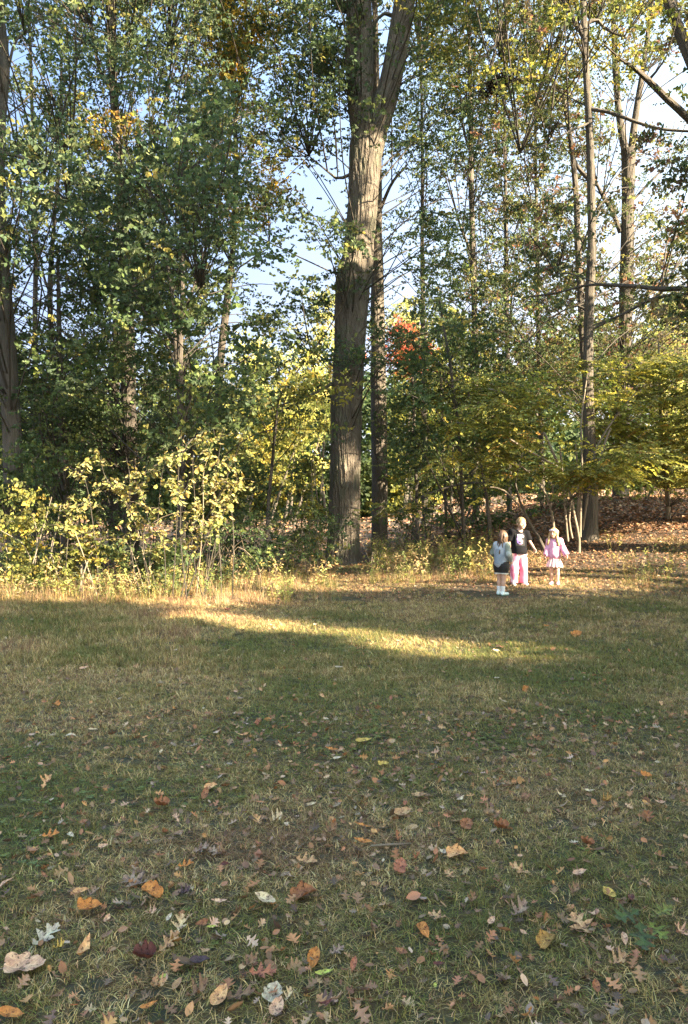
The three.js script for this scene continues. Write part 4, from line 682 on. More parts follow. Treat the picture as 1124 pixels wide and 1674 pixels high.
for (const [px, py, sz, kind, shape, col, turn, tilt, label] of LEAVES) {
  const p = groundHit(px, py), d = -p.z, m = mesh('fallen_leaf', FG[kind][shape], fallenMat(col));
  m.scale.set(sz / FPX * d * 0.95, sz / FPX * d * rr(0.95, 1.5), sz / FPX * d * rr(0.75, 1.0)); m.position.copy(p).add(V(0, 0.026 + 0.3 * Math.abs(Math.sin(tilt)) * m.scale.x * 0.4, 0));
  E.set(tilt * 0.9 + gauss() * 0.12, turn + gauss() * 0.15, gauss() * 0.25, 'XYZ'); m.quaternion.setFromEuler(E);
  tag(m, label, 'leaf', 'fallen leaves on the lawn');
}
// the leaf litter too small or too many to count
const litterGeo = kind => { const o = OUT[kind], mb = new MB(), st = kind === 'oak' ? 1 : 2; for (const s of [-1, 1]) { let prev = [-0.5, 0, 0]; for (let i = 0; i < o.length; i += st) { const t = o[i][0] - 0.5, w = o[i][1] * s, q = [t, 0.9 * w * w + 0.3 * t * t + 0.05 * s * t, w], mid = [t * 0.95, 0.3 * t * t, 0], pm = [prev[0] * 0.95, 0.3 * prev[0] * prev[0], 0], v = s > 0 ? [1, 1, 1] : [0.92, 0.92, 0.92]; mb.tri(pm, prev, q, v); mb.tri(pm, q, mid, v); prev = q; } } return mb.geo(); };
const litG = { oak: litterGeo('oak'), oval: litterGeo('oval'), broad: litterGeo('broad') };
seed(808);
{
  const cols = [[.22, .135, .08], [.28, .17, .10], [.15, .10, .065], [.36, .24, .15], [.25, .12, .06], [.36, .19, .08], [.30, .14, .07], [.24, .11, .06], [.18, .10, .06]];
  const lawnCols = [...cols, [.11, .07, .045], [.13, .085, .055], [.10, .065, .05], [.17, .10, .06], [.32, .24, .17]];
  const lawnL = { oak: [], oval: [] };
  for (let i = 0; i < 12500; i++) { const d = i < 5200 ? Math.sqrt(lerp(4.6, 40, R())) : Math.sqrt(lerp(4.6, 240, R())), x = rr(-1, 1) * (0.411 * d * 1.1 + 0.3); if (noise3(x * 0.8, 21, -d * 0.8) + rr(-0.5, 0.5) < 0.0 && R() < 0.6) continue; const k = R() < 0.72 ? 'oak' : 'oval'; lawnL[k].push({ p: V(x, ground(x, -d) + rr(0.004, 0.03), -d), e: [gauss() * 0.8, rr(0, 6.28), gauss() * 0.8], s: rr(0.35, 1) * rr(0.03, 0.07), c: vary(pick(lawnCols), 0.4) }); }
  tag(instanced('leaf_litter', litG.oak, litterMat, lawnL.oak), 'many small brown oak leaves scattered through the lawn', 'leaf litter');
  tag(instanced('leaf_litter', litG.oval, litterMat, lawnL.oval), 'many small tan oval leaves and scraps in the lawn', 'leaf litter');
  const bank = [[], []];
  for (let i = 0; i < 7000; i++) { const d = rr(33, 64), x = rr(-0.5, 0.55) * d; bank[i % 2].push({ p: V(x, ground(x, -d) + 0.03, -d), e: [gauss() * 0.6, rr(0, 6.28), gauss() * 0.6], s: rr(0.12, 0.2), c: vary(pick(cols), 0.35) }); }
  for (let i = 0; i < 170000 && bank[0].length + bank[1].length < 62000; i++) { const d = rr(13.4, 34), x = rr(-0.5, 0.62) * d; const onBank = sstep(-1, 5, x - 0.1 * (d - 14)); if (R() > 0.2 + 0.8 * onBank) continue; if (R() > sstep(13, 19.5, d + 1.2 * noise3(x * 0.7, 6, d * 0.7)) * 0.95 + 0.03) continue; const big = d > 20 ? 1.5 : 0.9; bank[Math.floor(R() * 2)].push({ p: V(x, ground(x, -d) + rr(0.0, 0.04), -d), e: [gauss() * 0.6, rr(0, 6.28), gauss() * 0.6], s: rr(0.035, 0.068) * big, c: vary(pick(cols), 0.3) }); }
  tag(instanced('leaf_litter', litG.oak, litterMat, bank[0]), 'thick reddish brown oak leaf litter covering the bank', 'leaf litter');
  tag(instanced('leaf_litter', litG.broad, litterMat, bank[1]), 'thick tan leaf litter covering the bank and wood floor', 'leaf litter');
}
/* stick, seedling, leaf nest */
{
  const a = groundHit(606, 1390), b = groundHit(672, 1386), o = a.clone(); const mid = a.clone().lerp(b, 0.5);
  const s = mesh('fallen_stick', local(tube([[a.x, a.y + 0.02, a.z, 0.004], [mid.x, mid.y + 0.026, mid.z + 0.012, 0.005], [b.x, b.y + 0.02, b.z, 0.003]], 7, 0.03, 0.25), o), barkMats.pale); s.position.copy(o); tag(s, 'grey stick lying in the grass beside two orange leaves', 'stick');
}
{
  const p = groundHit(1058, 1540), o = base('oak_seedling', 'green oak seedling with a few lobed leaves in the lawn, bottom right', 'seedling', p), d = -p.z;
  mesh('stem', tube([[0, 0, 0, 0.0018], [0.004, 0.02, 0.0, 0.0016], [0.0, 0.045, 0.0, 0.0012]], 5, 0.01), new THREE.MeshStandardMaterial({ color: new THREE.Color().setRGB(.2, .22, .08), roughness: .8 }), o);
  const mats = [[.075, .12, .035], [.06, .105, .035], [.16, .22, .045], [.20, .23, .05]].map(c => new THREE.MeshPhysicalMaterial({ map: leafTex, color: new THREE.Color().setRGB(...c), roughness: 1, side: THREE.DoubleSide, transmission: .2, thickness: 0 }));
  for (const [dx, dy, sz, tn, m, tl] of [[-33, -25, 46, 3.5, 0, .35], [-8, 12, 48, 4.6, 1, .5], [17, 2, 34, 5.3, 2, .5], [26, -32, 36, 0.5, 3, .25]]) {
    const q = groundHit(1058 + dx, 1540 + dy), l = mesh('leaf', FG.oak.flat, mats[m], o); l.scale.setScalar(sz / FPX * d * 1.1); l.position.copy(q).sub(p).add(V(0, 0.045, 0)); l.rotation.set(tl, tn, 0, 'XYZ');
    mesh('leaf_stalk', tube([[0, 0.04, 0, 0.001], [l.position.x * 0.4, 0.05, l.position.z * 0.4, 0.001], [l.position.x * 0.7, 0.05, l.position.z * 0.7, 0.0008]], 4, 0.02), twigMat, o);
  }
}
seed(616);
{
  const p = at(822, 132, 20.5), o = base('leaf_nest', 'dark ragged squirrel nest of dead leaves high among the branches', 'nest', p); const items = [];
  for (let i = 0; i < 260; i++) { const u = gauss(), q = V(u * 0.2, 0.1 * u + gauss() * 0.09, gauss() * 0.15); if (R() < 0.3) q.add(V(-0.22 + gauss() * 0.06, -0.14 + gauss() * 0.08, 0)); items.push({ p: q, e: [rr(-1.5, 1.5), rr(0, 6.28), rr(-1.5, 1.5)], s: rr(0.55, 0.9), c: vary([.045, .032, .025], 0.3) }); }
  instanced('dead_leaves', sprigs[0], leafMat, items, o);
  mesh('branch', tube([[-0.6, -0.1, 0, 0.015], [0, 0, 0, 0.02], [0.9, 0.05, -0.1, 0.03]], 6, 0.2), twigMat, o);
}
/* ================= yellow bush and the growth along the lawn edge ================= */
seed(303);
const bigLeafGeo = [0, 1, 2].map(i => { const g = fallenGeo('oval', [0.1, 0.35, 0.2][i], [0.2, 0.35, -0.2][i], 0.1 * i, 5 + i); g.translate(0.5, 0, 0); return g; });
{
  const p0 = at(255, 978, 13.6), org = V(p0.x, ground(p0.x, p0.z), p0.z), o = base('yellow_bush', 'wide arching bush with large bright yellow leaves at the left lawn edge', 'bush', org);
  const LM = [[.50, .47, .09], [.36, .40, .07], [.56, .49, .12], [.25, .30, .06], [.52, .38, .09]].map(c => new THREE.MeshPhysicalMaterial({ map: leafTex, color: new THREE.Color().setRGB(...c), roughness: 1, side: THREE.DoubleSide, transmission: 0.4, thickness: 0 }));
  const spots = [], stems = [];
  const ends = [[95, 830], [130, 765], [165, 745], [120, 830], [205, 742], [240, 765], [275, 740], [300, 715], [330, 700], [345, 735], [375, 760], [392, 775], [380, 815], [372, 845], [345, 862], [320, 880], [270, 870], [215, 850], [180, 880], [140, 868], [230, 812], [290, 800], [335, 795], [110, 872], [365, 700], [255, 900], [330, 830], [190, 790]];
  ends.forEach(([x, y], i) => {
    const side = lerp(x, x > 280 ? 310 : x < 160 ? 165 : 250, 0.55), a = at(side + gauss() * 45, 975, 13.6 + gauss() * 0.25), b = at(x, y, 13.5 + gauss() * 0.75); a.y = ground(a.x, a.z) - 0.03;
    const m1 = a.clone().lerp(b, 0.45).add(V(gauss() * 0.1, 0.22 + gauss() * 0.14, gauss() * 0.12)), m2 = a.clone().lerp(b, 0.78).add(V(gauss() * 0.1, 0.2, gauss() * 0.1));
    const pts = [[a.x, a.y, a.z, 0.010], [m1.x, m1.y, m1.z, 0.007], [m2.x, m2.y, m2.z, 0.005], [b.x, b.y, b.z, 0.002]]; stems.push(pts);
    mesh('branch', local(tube(pts, 6, 0.15, 0.1), org), i % 9 === 0 ? caneMat : twigMat, o);
    const cv = new THREE.CatmullRomCurve3(pts.map(q => V(q[0], q[1], q[2])));
    for (let k = 0; k < 3; k++) { const t = rr(0.45, 0.9), s = cv.getPoint(t), e = s.clone().add(V(gauss() * 0.5, rr(-0.05, 0.35), gauss() * 0.45)); mesh('twig', local(tube([[s.x, s.y, s.z, 0.004], [(s.x + e.x) / 2, (s.y + e.y) / 2 + 0.06, (s.z + e.z) / 2, 0.003], [e.x, e.y, e.z, 0.0015]], 4, 0.15), org), i % 5 ? twigMat : caneMat, o); for (let j = 0; j < 16; j++) spots.push(s.clone().lerp(e, rr(0.1, 1.05)).add(V(gauss() * 0.07, gauss() * 0.05 + 0.02, gauss() * 0.07))); }
    for (let j = 0; j < 15; j++) spots.push(cv.getPoint(rr(0.5, 1)).add(V(gauss() * 0.12, gauss() * 0.1, gauss() * 0.12)));
  });
  // shuffle so the single leaves spread evenly, those on the near side first
  spots.sort((a, b) => b.z - a.z + (a.x * 977 % 0.6 - b.x * 977 % 0.6)); const rest = [];
  spots.forEach((s, i) => {
    const e = [rr(-0.5, 0.5), rr(0, 6.283), -rr(0.1, 1.1)], sc = rr(0.05, 0.125);
    if (i < 290) { const l = mesh('leaf', bigLeafGeo[i % 3], pick(LM), o); l.position.copy(s).sub(org); l.scale.setScalar(sc); E.set(e[0], e[1], e[2], 'YXZ'); l.quaternion.setFromEuler(E); }
    else rest.push({ p: s, e, s: sc, c: vary(pick([[.46, .43, .09], [.32, .36, .07], [.50, .40, .10]]), 0.2) });
  });
  const lm = new THREE.MeshPhysicalMaterial({ map: leafTex, color: 0xffffff, roughness: 1, side: THREE.DoubleSide, transmission: 0.4, thickness: 0 });
  instanced('foliage', bigLeafGeo[1], lm, rest, o, org);
}
const BUSH2 = [['small yellow green bush at the left edge beside the yellow bush', 45, 800, 965, 110, 14.2, 'olive', 18, tinySprigs[0]], ['yellow green leafy growth under the yellow bush on its left', 120, 860, 975, 140, 13.9, 'olive', 10, tinySprigs[1]], ['greenish leafy growth under the middle of the yellow bush', 250, 880, 975, 140, 14.3, 'deep', 14, sprigs[2]], ['leafy green twigs growing beside the foot of the forked trunk', 512, 740, 905, 36, 20.2, 'olive', 20, tinySprigs[0]], ['small sprout of green leaves in front of the straight tree', 612, 905, 940, 26, 19.8, 'olive', 4, tinySprigs[1]]];
for (const [label, x, y0, y1, w, d, pal, n, geo] of BUSH2) shrub({ name: 'leafy_shrub', label, x, y0, y1, w, d, pal, n, geo, K: 12, spread: 0.24, dv: 0.4, r: 0.012, bark: 'pale', scale: 1.25 });
// bramble thickets: arching canes, each a part
seed(404);
const BR = [['tangled bramble thicket of arching pale canes left of the forked tree', 455, 830, 955, 130, 17.5, 22, 24, 'deep'], ['low dark bramble thicket right of the yellow bush', 380, 850, 965, 80, 16.5, 10, 14, 'deep'], ['brushy tangle of dead twigs at the foot of the forked tree', 500, 880, 950, 36, 18.8, 9, 5, 'brown'], ['dry brush pile in the shade behind the straight tree', 690, 845, 905, 90, 22, 10, 6, 'brown']];
for (const [label, x, y0, y1, w, d, nc, n, pal] of BR) {
  const f = at(x, y1, d), org = V(f.x, ground(f.x, f.z), f.z), o = base('bramble_thicket', label, 'brambles', org), t = { g: o, org, pal, d, clumps: [], pts: [] };
  for (let i = 0; i < nc; i++) { const a = at(x + gauss() * w * 0.6, y1, d + gauss() * 0.7), b = at(x + gauss() * w * 0.9, lerp(y0, y1, rr(0.2, 0.9)), d + gauss() * 0.8); a.y = ground(a.x, a.z); b.y = Math.max(b.y, ground(b.x, b.z) + 0.05); const m = a.clone().lerp(b, 0.55); m.y = lerp(a.y, at(0, y0, d).y, rr(0.5, 1)); mesh('cane', local(tube([[a.x, a.y, a.z, 0.006], [lerp(a.x, m.x, 0.5) + gauss() * 0.12, lerp(a.y, m.y, 0.6) + gauss() * 0.06, lerp(a.z, m.z, 0.5), 0.0055], [m.x, m.y, m.z, 0.005], [lerp(b.x, m.x, 0.5), lerp(b.y, m.y, 0.6) + gauss() * 0.1, lerp(b.z, m.z, 0.5) + gauss() * 0.1, 0.0035], [b.x, b.y, b.z, 0.002]], 6, 0.15), org), i % 4 !== 1 ? caneMat : twigMat, o); t.pts.push([m.x, m.y, m.z, 0.01]); }
  for (let i = 0; i < n; i++) t.clumps.push(at(x + gauss() * w * 0.6, lerp(y0, y1, rr(0, 0.9)), d + gauss() * 0.7));
  dressTree(t, pal === 'brown' ? litG.oval.clone() : tinySprigs[0], { K: 12, spread: 0.26, scale: pal === 'brown' ? 0.08 : 1.1, thick: 0.5 });
}
// straw and weeds along the edge
const strawTuft = (() => { seed(12); const mb = new MB(); const g = bladeTuft(16, 0.42, 0.09, 0.004, 0.55); return g; })();
const weedGeo = (() => { seed(13); const mb = new MB(); for (let i = 0; i < 3; i++) { const x = gauss() * 0.06, z = gauss() * 0.06, lx = gauss() * 0.12, lz = gauss() * 0.12, H = rr(0.4, 0.75), c = [.7, .6, .4]; mb.tri([x - .004, 0, z], [x + .004, 0, z], [x + lx, H, z + lz], c); mb.tri([x, 0, z - .004], [x, 0, z + .004], [x + lx, H, z + lz], c); for (let k = 0; k < 12; k++) { const t = rr(0.25, 1), b = V(x + lx * t, H * t, z + lz * t), dd = rndDir().add(V(0, 0.1, 0)).normalize(); const v = rr(0.8, 1.2); leafTo(mb, b, dd, V(0, 0, 0).crossVectors(dd, rndDir()).normalize(), rr(0.05, 0.09), 0.012, [v, v, v * 0.9]); } } return mb.geo(); })();
seed(505);
{
  const straw = [], weed = [], edgeTab = [[-100, 990], [0, 988], [200, 988], [330, 978], [420, 965], [520, 950], [600, 930], [700, 915], [800, 905], [900, 930], [1000, 935], [1124, 930]];
  const add = (px, py, k) => { if (px > 520 && px < 605 && py < 946) return; const p = groundHit(px, py); const c = k === 'w' ? vary(pick([[.36, .31, .12], [.20, .22, .07], [.34, .25, .14], [.14, .17, .06]]), 0.2) : vary(pick([[.44, .34, .20], [.36, .27, .15], [.46, .30, .20], [.28, .27, .11], [.20, .22, .08], [.30, .20, .13]]), 0.2); (k === 'w' ? weed : straw).push({ p: p.add(V(0, -0.01, 0)), e: [gauss() * 0.12, rr(0, 6.28), gauss() * 0.12], s: rr(0.6, 1.15), sy: rr(0.6, 1.1), c }); };
  for (let i = 0; i < 260; i++) add(rr(320, 560), rr(945, 990), R() < 0.1 ? 'w' : 's');
  for (let i = 0; i < 760; i++) { const px = rr(-60, 600), py = interp(edgeTab, px) - rr(0, 1) * lerp(28, 34, R()) + gauss() * 3; add(px, py, R() < (px < 330 ? 0.38 : 0.12) ? 'w' : 's'); }
  for (let i = 0; i < 700; i++) add(rr(590, 810), rr(900, 955), R() < 0.25 ? 'w' : 's');
  for (let i = 0; i < 60; i++) add(rr(1000, 1150), rr(925, 962), R() < 0.4 ? 'w' : 's');
  for (const s of straw) if (s.p.z < -12.5 && s.p.x > 1) { s.s *= 0.7; }
  for (const s of straw) if (s.p.x > -2.4 && s.p.x <= 1) s.s *= 0.72;
  tag(instanced('dry_grass', strawTuft, grassMat, straw), 'tall dry straw coloured grass along the lawn edge', 'dry grass');
  tag(instanced('weeds', weedGeo, grassMat, weed), 'yellowing leafy weeds along the foot of the wood', 'weeds');
}
/* ================= people ================= */
const sm = (a, b, k) => { const h = Math.max(k - Math.abs(a - b), 0) / k; return Math.min(a, b) - h * h * k * 0.25; };
function cap(p, a, b, ra, rb) { const bx = b[0] - a[0], by = b[1] - a[1], bz = b[2] - a[2], px = p[0] - a[0], py = p[1] - a[1], pz = p[2] - a[2], t = clamp((px * bx + py * by + pz * bz) / (bx * bx + by * by + bz * bz + 1e-9), 0, 1); return Math.hypot(px - bx * t, py - by * t, pz - bz * t) - lerp(ra, rb, t); }
function ell(p, c, r) { const x = p[0] - c[0], y = p[1] - c[1], z = p[2] - c[2], k0 = Math.hypot(x / r[0], y / r[1], z / r[2]), k1 = Math.hypot(x / r[0] ** 2, y / r[1] ** 2, z / r[2] ** 2); return k1 < 1e-9 ? -Math.min(...r) : k0 * (k0 - 1) / k1; }
function nets(f, lo, hi, h, colorFn) { // surface nets
  const n = [0, 1, 2].map(i => Math.ceil((hi[i] - lo[i]) / h) + 1), [nx, ny, nz] = n, val = new Float32Array(nx * ny * nz), id = (i, j, k) => (k * ny + j) * nx + i;
  const BS = 5; // whole blocks far from the surface take one value
  for (let K = 0; K < nz; K += BS) for (let J = 0; J < ny; J += BS) for (let I = 0; I < nx; I += BS) {
    const c = f([lo[0] + (I + 2) * h, lo[1] + (J + 2) * h, lo[2] + (K + 2) * h]), far = Math.abs(c) > h * 7.5;
    for (let k = K; k < Math.min(nz, K + BS); k++) for (let j = J; j < Math.min(ny, J + BS); j++) for (let i = I; i < Math.min(nx, I + BS); i++) val[id(i, j, k)] = far ? c : f([lo[0] + i * h, lo[1] + j * h, lo[2] + k * h]);
  }
  const vid = new Int32Array(nx * ny * nz).fill(-1), pos = [], idx = [];
  for (let k = 0; k < nz - 1; k++) for (let j = 0; j < ny - 1; j++) for (let i = 0; i < nx - 1; i++) {
    let sx = 0, sy = 0, sz = 0, c = 0; const v = (a, b, d) => val[id(i + a, j + b, k + d)];
    const edge = (a, b) => { const u = v(...a), w = v(...b); if ((u < 0) !== (w < 0)) { const t = u / (u - w); sx += lerp(a[0], b[0], t); sy += lerp(a[1], b[1], t); sz += lerp(a[2], b[2], t); c++; } };
    for (let a = 0; a < 2; a++) for (let b = 0; b < 2; b++) { edge([0, a, b], [1, a, b]); edge([a, 0, b], [a, 1, b]); edge([a, b, 0], [a, b, 1]); }
    if (c) { vid[id(i, j, k)] = pos.length / 3; pos.push(lo[0] + (i + sx / c) * h, lo[1] + (j + sy / c) * h, lo[2] + (k + sz / c) * h); }
  }
  const quad = (a, b, c, d, flip) => { if (a < 0 || b < 0 || c < 0 || d < 0) return; flip ? idx.push(a, c, b, a, d, c) : idx.push(a, b, c, a, c, d); };
  for (let k = 1; k < nz - 1; k++) for (let j = 1; j < ny - 1; j++) for (let i = 1; i < nx - 1; i++) {
    const s = val[id(i, j, k)] < 0;
    if (s !== (val[id(i + 1, j, k)] < 0)) quad(vid[id(i, j - 1, k - 1)], vid[id(i, j, k - 1)], vid[id(i, j, k)], vid[id(i, j - 1, k)], !s);
    if (s !== (val[id(i, j + 1, k)] < 0)) quad(vid[id(i - 1, j, k - 1)], vid[id(i - 1, j, k)], vid[id(i, j, k)], vid[id(i, j, k - 1)], !s);
    if (s !== (val[id(i, j, k + 1)] < 0)) quad(vid[id(i - 1, j - 1, k)], vid[id(i, j - 1, k)], vid[id(i, j, k)], vid[id(i - 1, j, k)], !s);
  }
  const g = new THREE.BufferGeometry(); g.setAttribute('position', new THREE.Float32BufferAttribute(pos, 3)); g.setIndex(idx); g.computeVertexNormals();
  if (colorFn) { const c = []; for (let i = 0; i < pos.length; i += 3) c.push(...colorFn(pos[i], pos[i + 1], pos[i + 2])); g.setAttribute('color', new THREE.Float32BufferAttribute(c, 3)); }
  return g;
}
const cloth = (rough = 0.9) => new THREE.MeshStandardMaterial({ vertexColors: true, roughness: rough, side: THREE.DoubleSide });
const skinMat = new THREE.MeshPhysicalMaterial({ color: new THREE.Color().setRGB(.46, .28, .205), roughness: 0.55 });
const add3 = (a, b, s = 1) => [a[0] + b[0] * s, a[1] + b[1] * s, a[2] + b[2] * s];
const nrm = a => { const l = Math.hypot(...a) || 1; return a.map(x => x / l); };
const crs = (a, b) => [a[1] * b[2] - a[2] * b[1], a[2] * b[0] - a[0] * b[2], a[0] * b[1] - a[1] * b[0]];
function handGeo(w, d, n, thumbSide) { // wrist, direction, palm normal
  d = nrm(d); n = nrm(add3(n, d, -(n[0] * d[0] + n[1] * d[1] + n[2] * d[2]))); const s = crs(n, d), at3 = (u, v, q) => add3(add3(add3(w, d, u), s, v), n, q), bones = [];
  for (const v of [-0.015, -0.005, 0.005, 0.015]) bones.push([at3(0, v * 0.6, 0), at3(0.055, v * 1.15, 0), 0.0125, 0.0105]);
  [[-0.019, 0.036], [-0.0065, 0.043], [0.006, 0.045], [0.018, 0.038]].forEach(([v, L]) => { const a = at3(0.053, v, 0), b = at3(0.053 + L * 0.5, v * 1.12, 0.006), c = at3(0.053 + L * 0.82, v * 1.14, 0.02), e = at3(0.053 + L * 0.95, v * 1.14, 0.033); bones.push([a, b, 0.0078, 0.007], [b, c, 0.007, 0.0064], [c, e, 0.0064, 0.0055]); });
  const ts = thumbSide; bones.push([at3(0.015, 0.016 * ts, 0.004), at3(0.036, 0.034 * ts, 0.012), 0.0105, 0.0085], [at3(0.036, 0.034 * ts, 0.012), at3(0.056, 0.039 * ts, 0.022), 0.008, 0.0065]);
  const f = p => { let m = 1e9; bones.forEach((b, i) => { const q = cap(p, b[0], b[1], b[2], b[3]); m = i < 4 ? sm(m, q, 0.01) : sm(m, q, 0.004); }); return sm(m, cap(p, w, add3(w, d, -0.03), 0.0165, 0.019), 0.012); };
  const c = add3(w, d, 0.045), lo = c.map(x => x - 0.085), hi = c.map(x => x + 0.085); return nets(f, lo, hi, 0.0034);
}
function headGeo(c, yaw) {
  const cy = Math.cos(yaw), sy = Math.sin(yaw), L = p => { const x = p[0] - c[0], z = p[2] - c[2]; return [x * cy - z * sy, p[1] - c[1], x * sy + z * cy]; };
  const f = q => { const p = L(q); let m = ell(p, [0, 0.018, -0.006], [0.077, 0.092, 0.09]); m = sm(m, ell(p, [0, -0.045, 0.022], [0.054, 0.062, 0.06]), 0.04); m = sm(m, ell(p, [0.037, -0.022, 0.05], [0.026, 0.024, 0.022]), 0.02); m = sm(m, ell(p, [-0.037, -0.022, 0.05], [0.026, 0.024, 0.022]), 0.02);
    for (const s of [-1, 1]) { m = -sm(-m, ell(p, [s * 0.03, 0.004, 0.088], [0.017, 0.01, 0.012]), 0.012); m = sm(m, ell(p, [s * 0.08, -0.006, -0.006], [0.009, 0.026, 0.016]), 0.008); }
    m = sm(m, cap(p, [0, 0.004, 0.082], [0, -0.023, 0.098], 0.006, 0.010), 0.012); m = sm(m, ell(p, [0, -0.053, 0.078], [0.02, 0.006, 0.009]), 0.006); m = sm(m, ell(p, [0, -0.085, 0.062], [0.02, 0.015, 0.016]), 0.02); return m; };
  return nets(f, [c[0] - 0.12, c[1] - 0.14, c[2] - 0.13], [c[0] + 0.12, c[1] + 0.13, c[2] + 0.13], 0.0042);
}
function person(cfg) {
  const { label, px, py, h, yaw, J, headYaw = 0 } = cfg, p = groundHit(px, py), k = h / 1.29, o = base('person', label, 'person', p); o.rotation.y = yaw; o.scale.setScalar(k);
  const j = J, hd = j.head, body = [];
  const limbs = q => { let m = 1e9; const k1 = 0.03; for (const s of ['L', 'R']) { m = sm(m, cap(q, j['hip' + s], j['knee' + s], 0.066, 0.043), k1); m = sm(m, cap(q, j['knee' + s], j['calf' + s] || [0, 0, 0].map((_, i) => lerp(j['knee' + s][i], j['ank' + s][i], 0.35)), 0.043, 0.044), k1); m = sm(m, cap(q, [0, 0, 0].map((_, i) => lerp(j['knee' + s][i], j['ank' + s][i], 0.35)), j['ank' + s], 0.043, 0.027), 0.02); m = sm(m, cap(q, add3(j['ank' + s], [0, -0.03, -0.01]), add3(j['ank' + s], [j['toe' + s][0] - j['ank' + s][0], -0.045, j['toe' + s][2] - j['ank' + s][2]]), 0.026, 0.02), 0.03); }
    m = sm(m, cap(q, add3(j.pelvis, [-0.04, 0, 0]), add3(j.pelvis, [0.04, 0, 0]), 0.075, 0.075), 0.03); m = sm(m, cap(q, j.pelvis, j.chest, 0.08, 0.092), 0.03); m = sm(m, cap(q, add3(j.shL, [-0.02, -0.02, 0]), add3(j.shR, [0.02, -0.02, 0]), 0.05, 0.05), 0.06); m = sm(m, cap(q, j.chest, j.neck, 0.07, 0.04), 0.06); m = sm(m, cap(q, j.neck, add3(hd, [0, -0.05, 0]), 0.038, 0.037), 0.03);
    return m; };
  const arms = q => { let m = 1e9; for (const s of ['L', 'R']) { let a = cap(q, j['sh' + s], j['el' + s], 0.04, 0.031); a = sm(a, cap(q, j['el' + s], j['wr' + s], 0.031, 0.021), 0.015); m = Math.min(m, a); } return m; };
  body.push(nets(q => sm(limbs(q), arms(q), 0.03), [-0.36, -0.01, -0.3], [0.36, 1.16, 0.36], 0.011));
  body.push(headGeo(hd, headYaw));
  for (const s of ['L', 'R']) body.push(handGeo(j['wr' + s], add3(j['wr' + s], j['el' + s], -1), cfg['palm' + s] || [s === 'L' ? -1 : 1, 0, 0.2], s === 'L' ? (cfg.thumbL || -1) : (cfg.thumbR || 1)));
  mesh('body', mergeGeometries(body.map(g => { g.deleteAttribute('color'); return g; })), skinMat, o);
  const cy = Math.cos(headYaw), sy = Math.sin(headYaw), H = (x, y, z) => [hd[0] + x * cy + z * sy, hd[1] + y, hd[2] - x * sy + z * cy];
  const eyeM = new THREE.MeshStandardMaterial({ color: new THREE.Color().setRGB(.03, .025, .02), roughness: .3 }), lipM = new THREE.MeshStandardMaterial({ color: new THREE.Color().setRGB(.42, .16, .14), roughness: .5 });
  for (const s of [-1, 1]) { const e = mesh('eye', new THREE.SphereGeometry(0.0085, 10, 8), eyeM, o); e.position.set(...H(s * 0.03, 0.003, 0.077)); }
  const mo = mesh('mouth', new THREE.SphereGeometry(0.016, 12, 8), lipM, o); mo.scale.set(1, 0.32, 0.4); mo.position.set(...H(0, -0.053, 0.083)); mo.rotation.y = headYaw;
  const toHead = q => { const x = q[0] - hd[0], z = q[2] - hd[2]; return [x * cy - z * sy, q[1] - hd[1], x * sy + z * cy]; };
  cfg.dress({ o, j, limbs, arms, toHead, hd, H });
  return o;
}
const wr = (p, s = 16, a = 0.006) => a * noise3(p[0] * s, p[1] * s * 0.7, p[2] * s) + a * 0.6 * noise3(p[0] * s * 2.2 + 3, p[1] * s * 1.4, p[2] * s * 2.2);
function shoes(o, j, col, sole) { for (const s of ['L', 'R']) { const a = j['ank' + s], t = j['toe' + s]; const f = q => { let m = cap(q, [a[0], 0.035, a[2] - 0.02], [t[0], 0.028, t[2] - 0.01], 0.036, 0.03); m = sm(m, cap(q, [a[0], 0.05, a[2] - 0.012], [a[0], 0.08, a[2] - 0.012], 0.036, 0.034), 0.02); return Math.max(m, -q[1] + 0.002, q[1] - 0.088); }; mesh('shoe', nets(f, [Math.min(a[0], t[0]) - 0.06, -0.01, Math.min(a[2], t[2]) - 0.09], [Math.max(a[0], t[0]) + 0.06, 0.1, Math.max(a[2], t[2]) + 0.06], 0.006, (x, y) => y < 0.018 ? sole : col), cloth(0.7), o); } }
const hairMat = new THREE.MeshPhysicalMaterial({ vertexColors: true, roughness: 0.5, side: THREE.DoubleSide, sheen: 0.3 });
const strand = (x, y, z, c, s = 70) => { const n = noise3(x * s, y * 6, z * s), m = 0.78 + 0.32 * n; return c.map(v => v * m); };

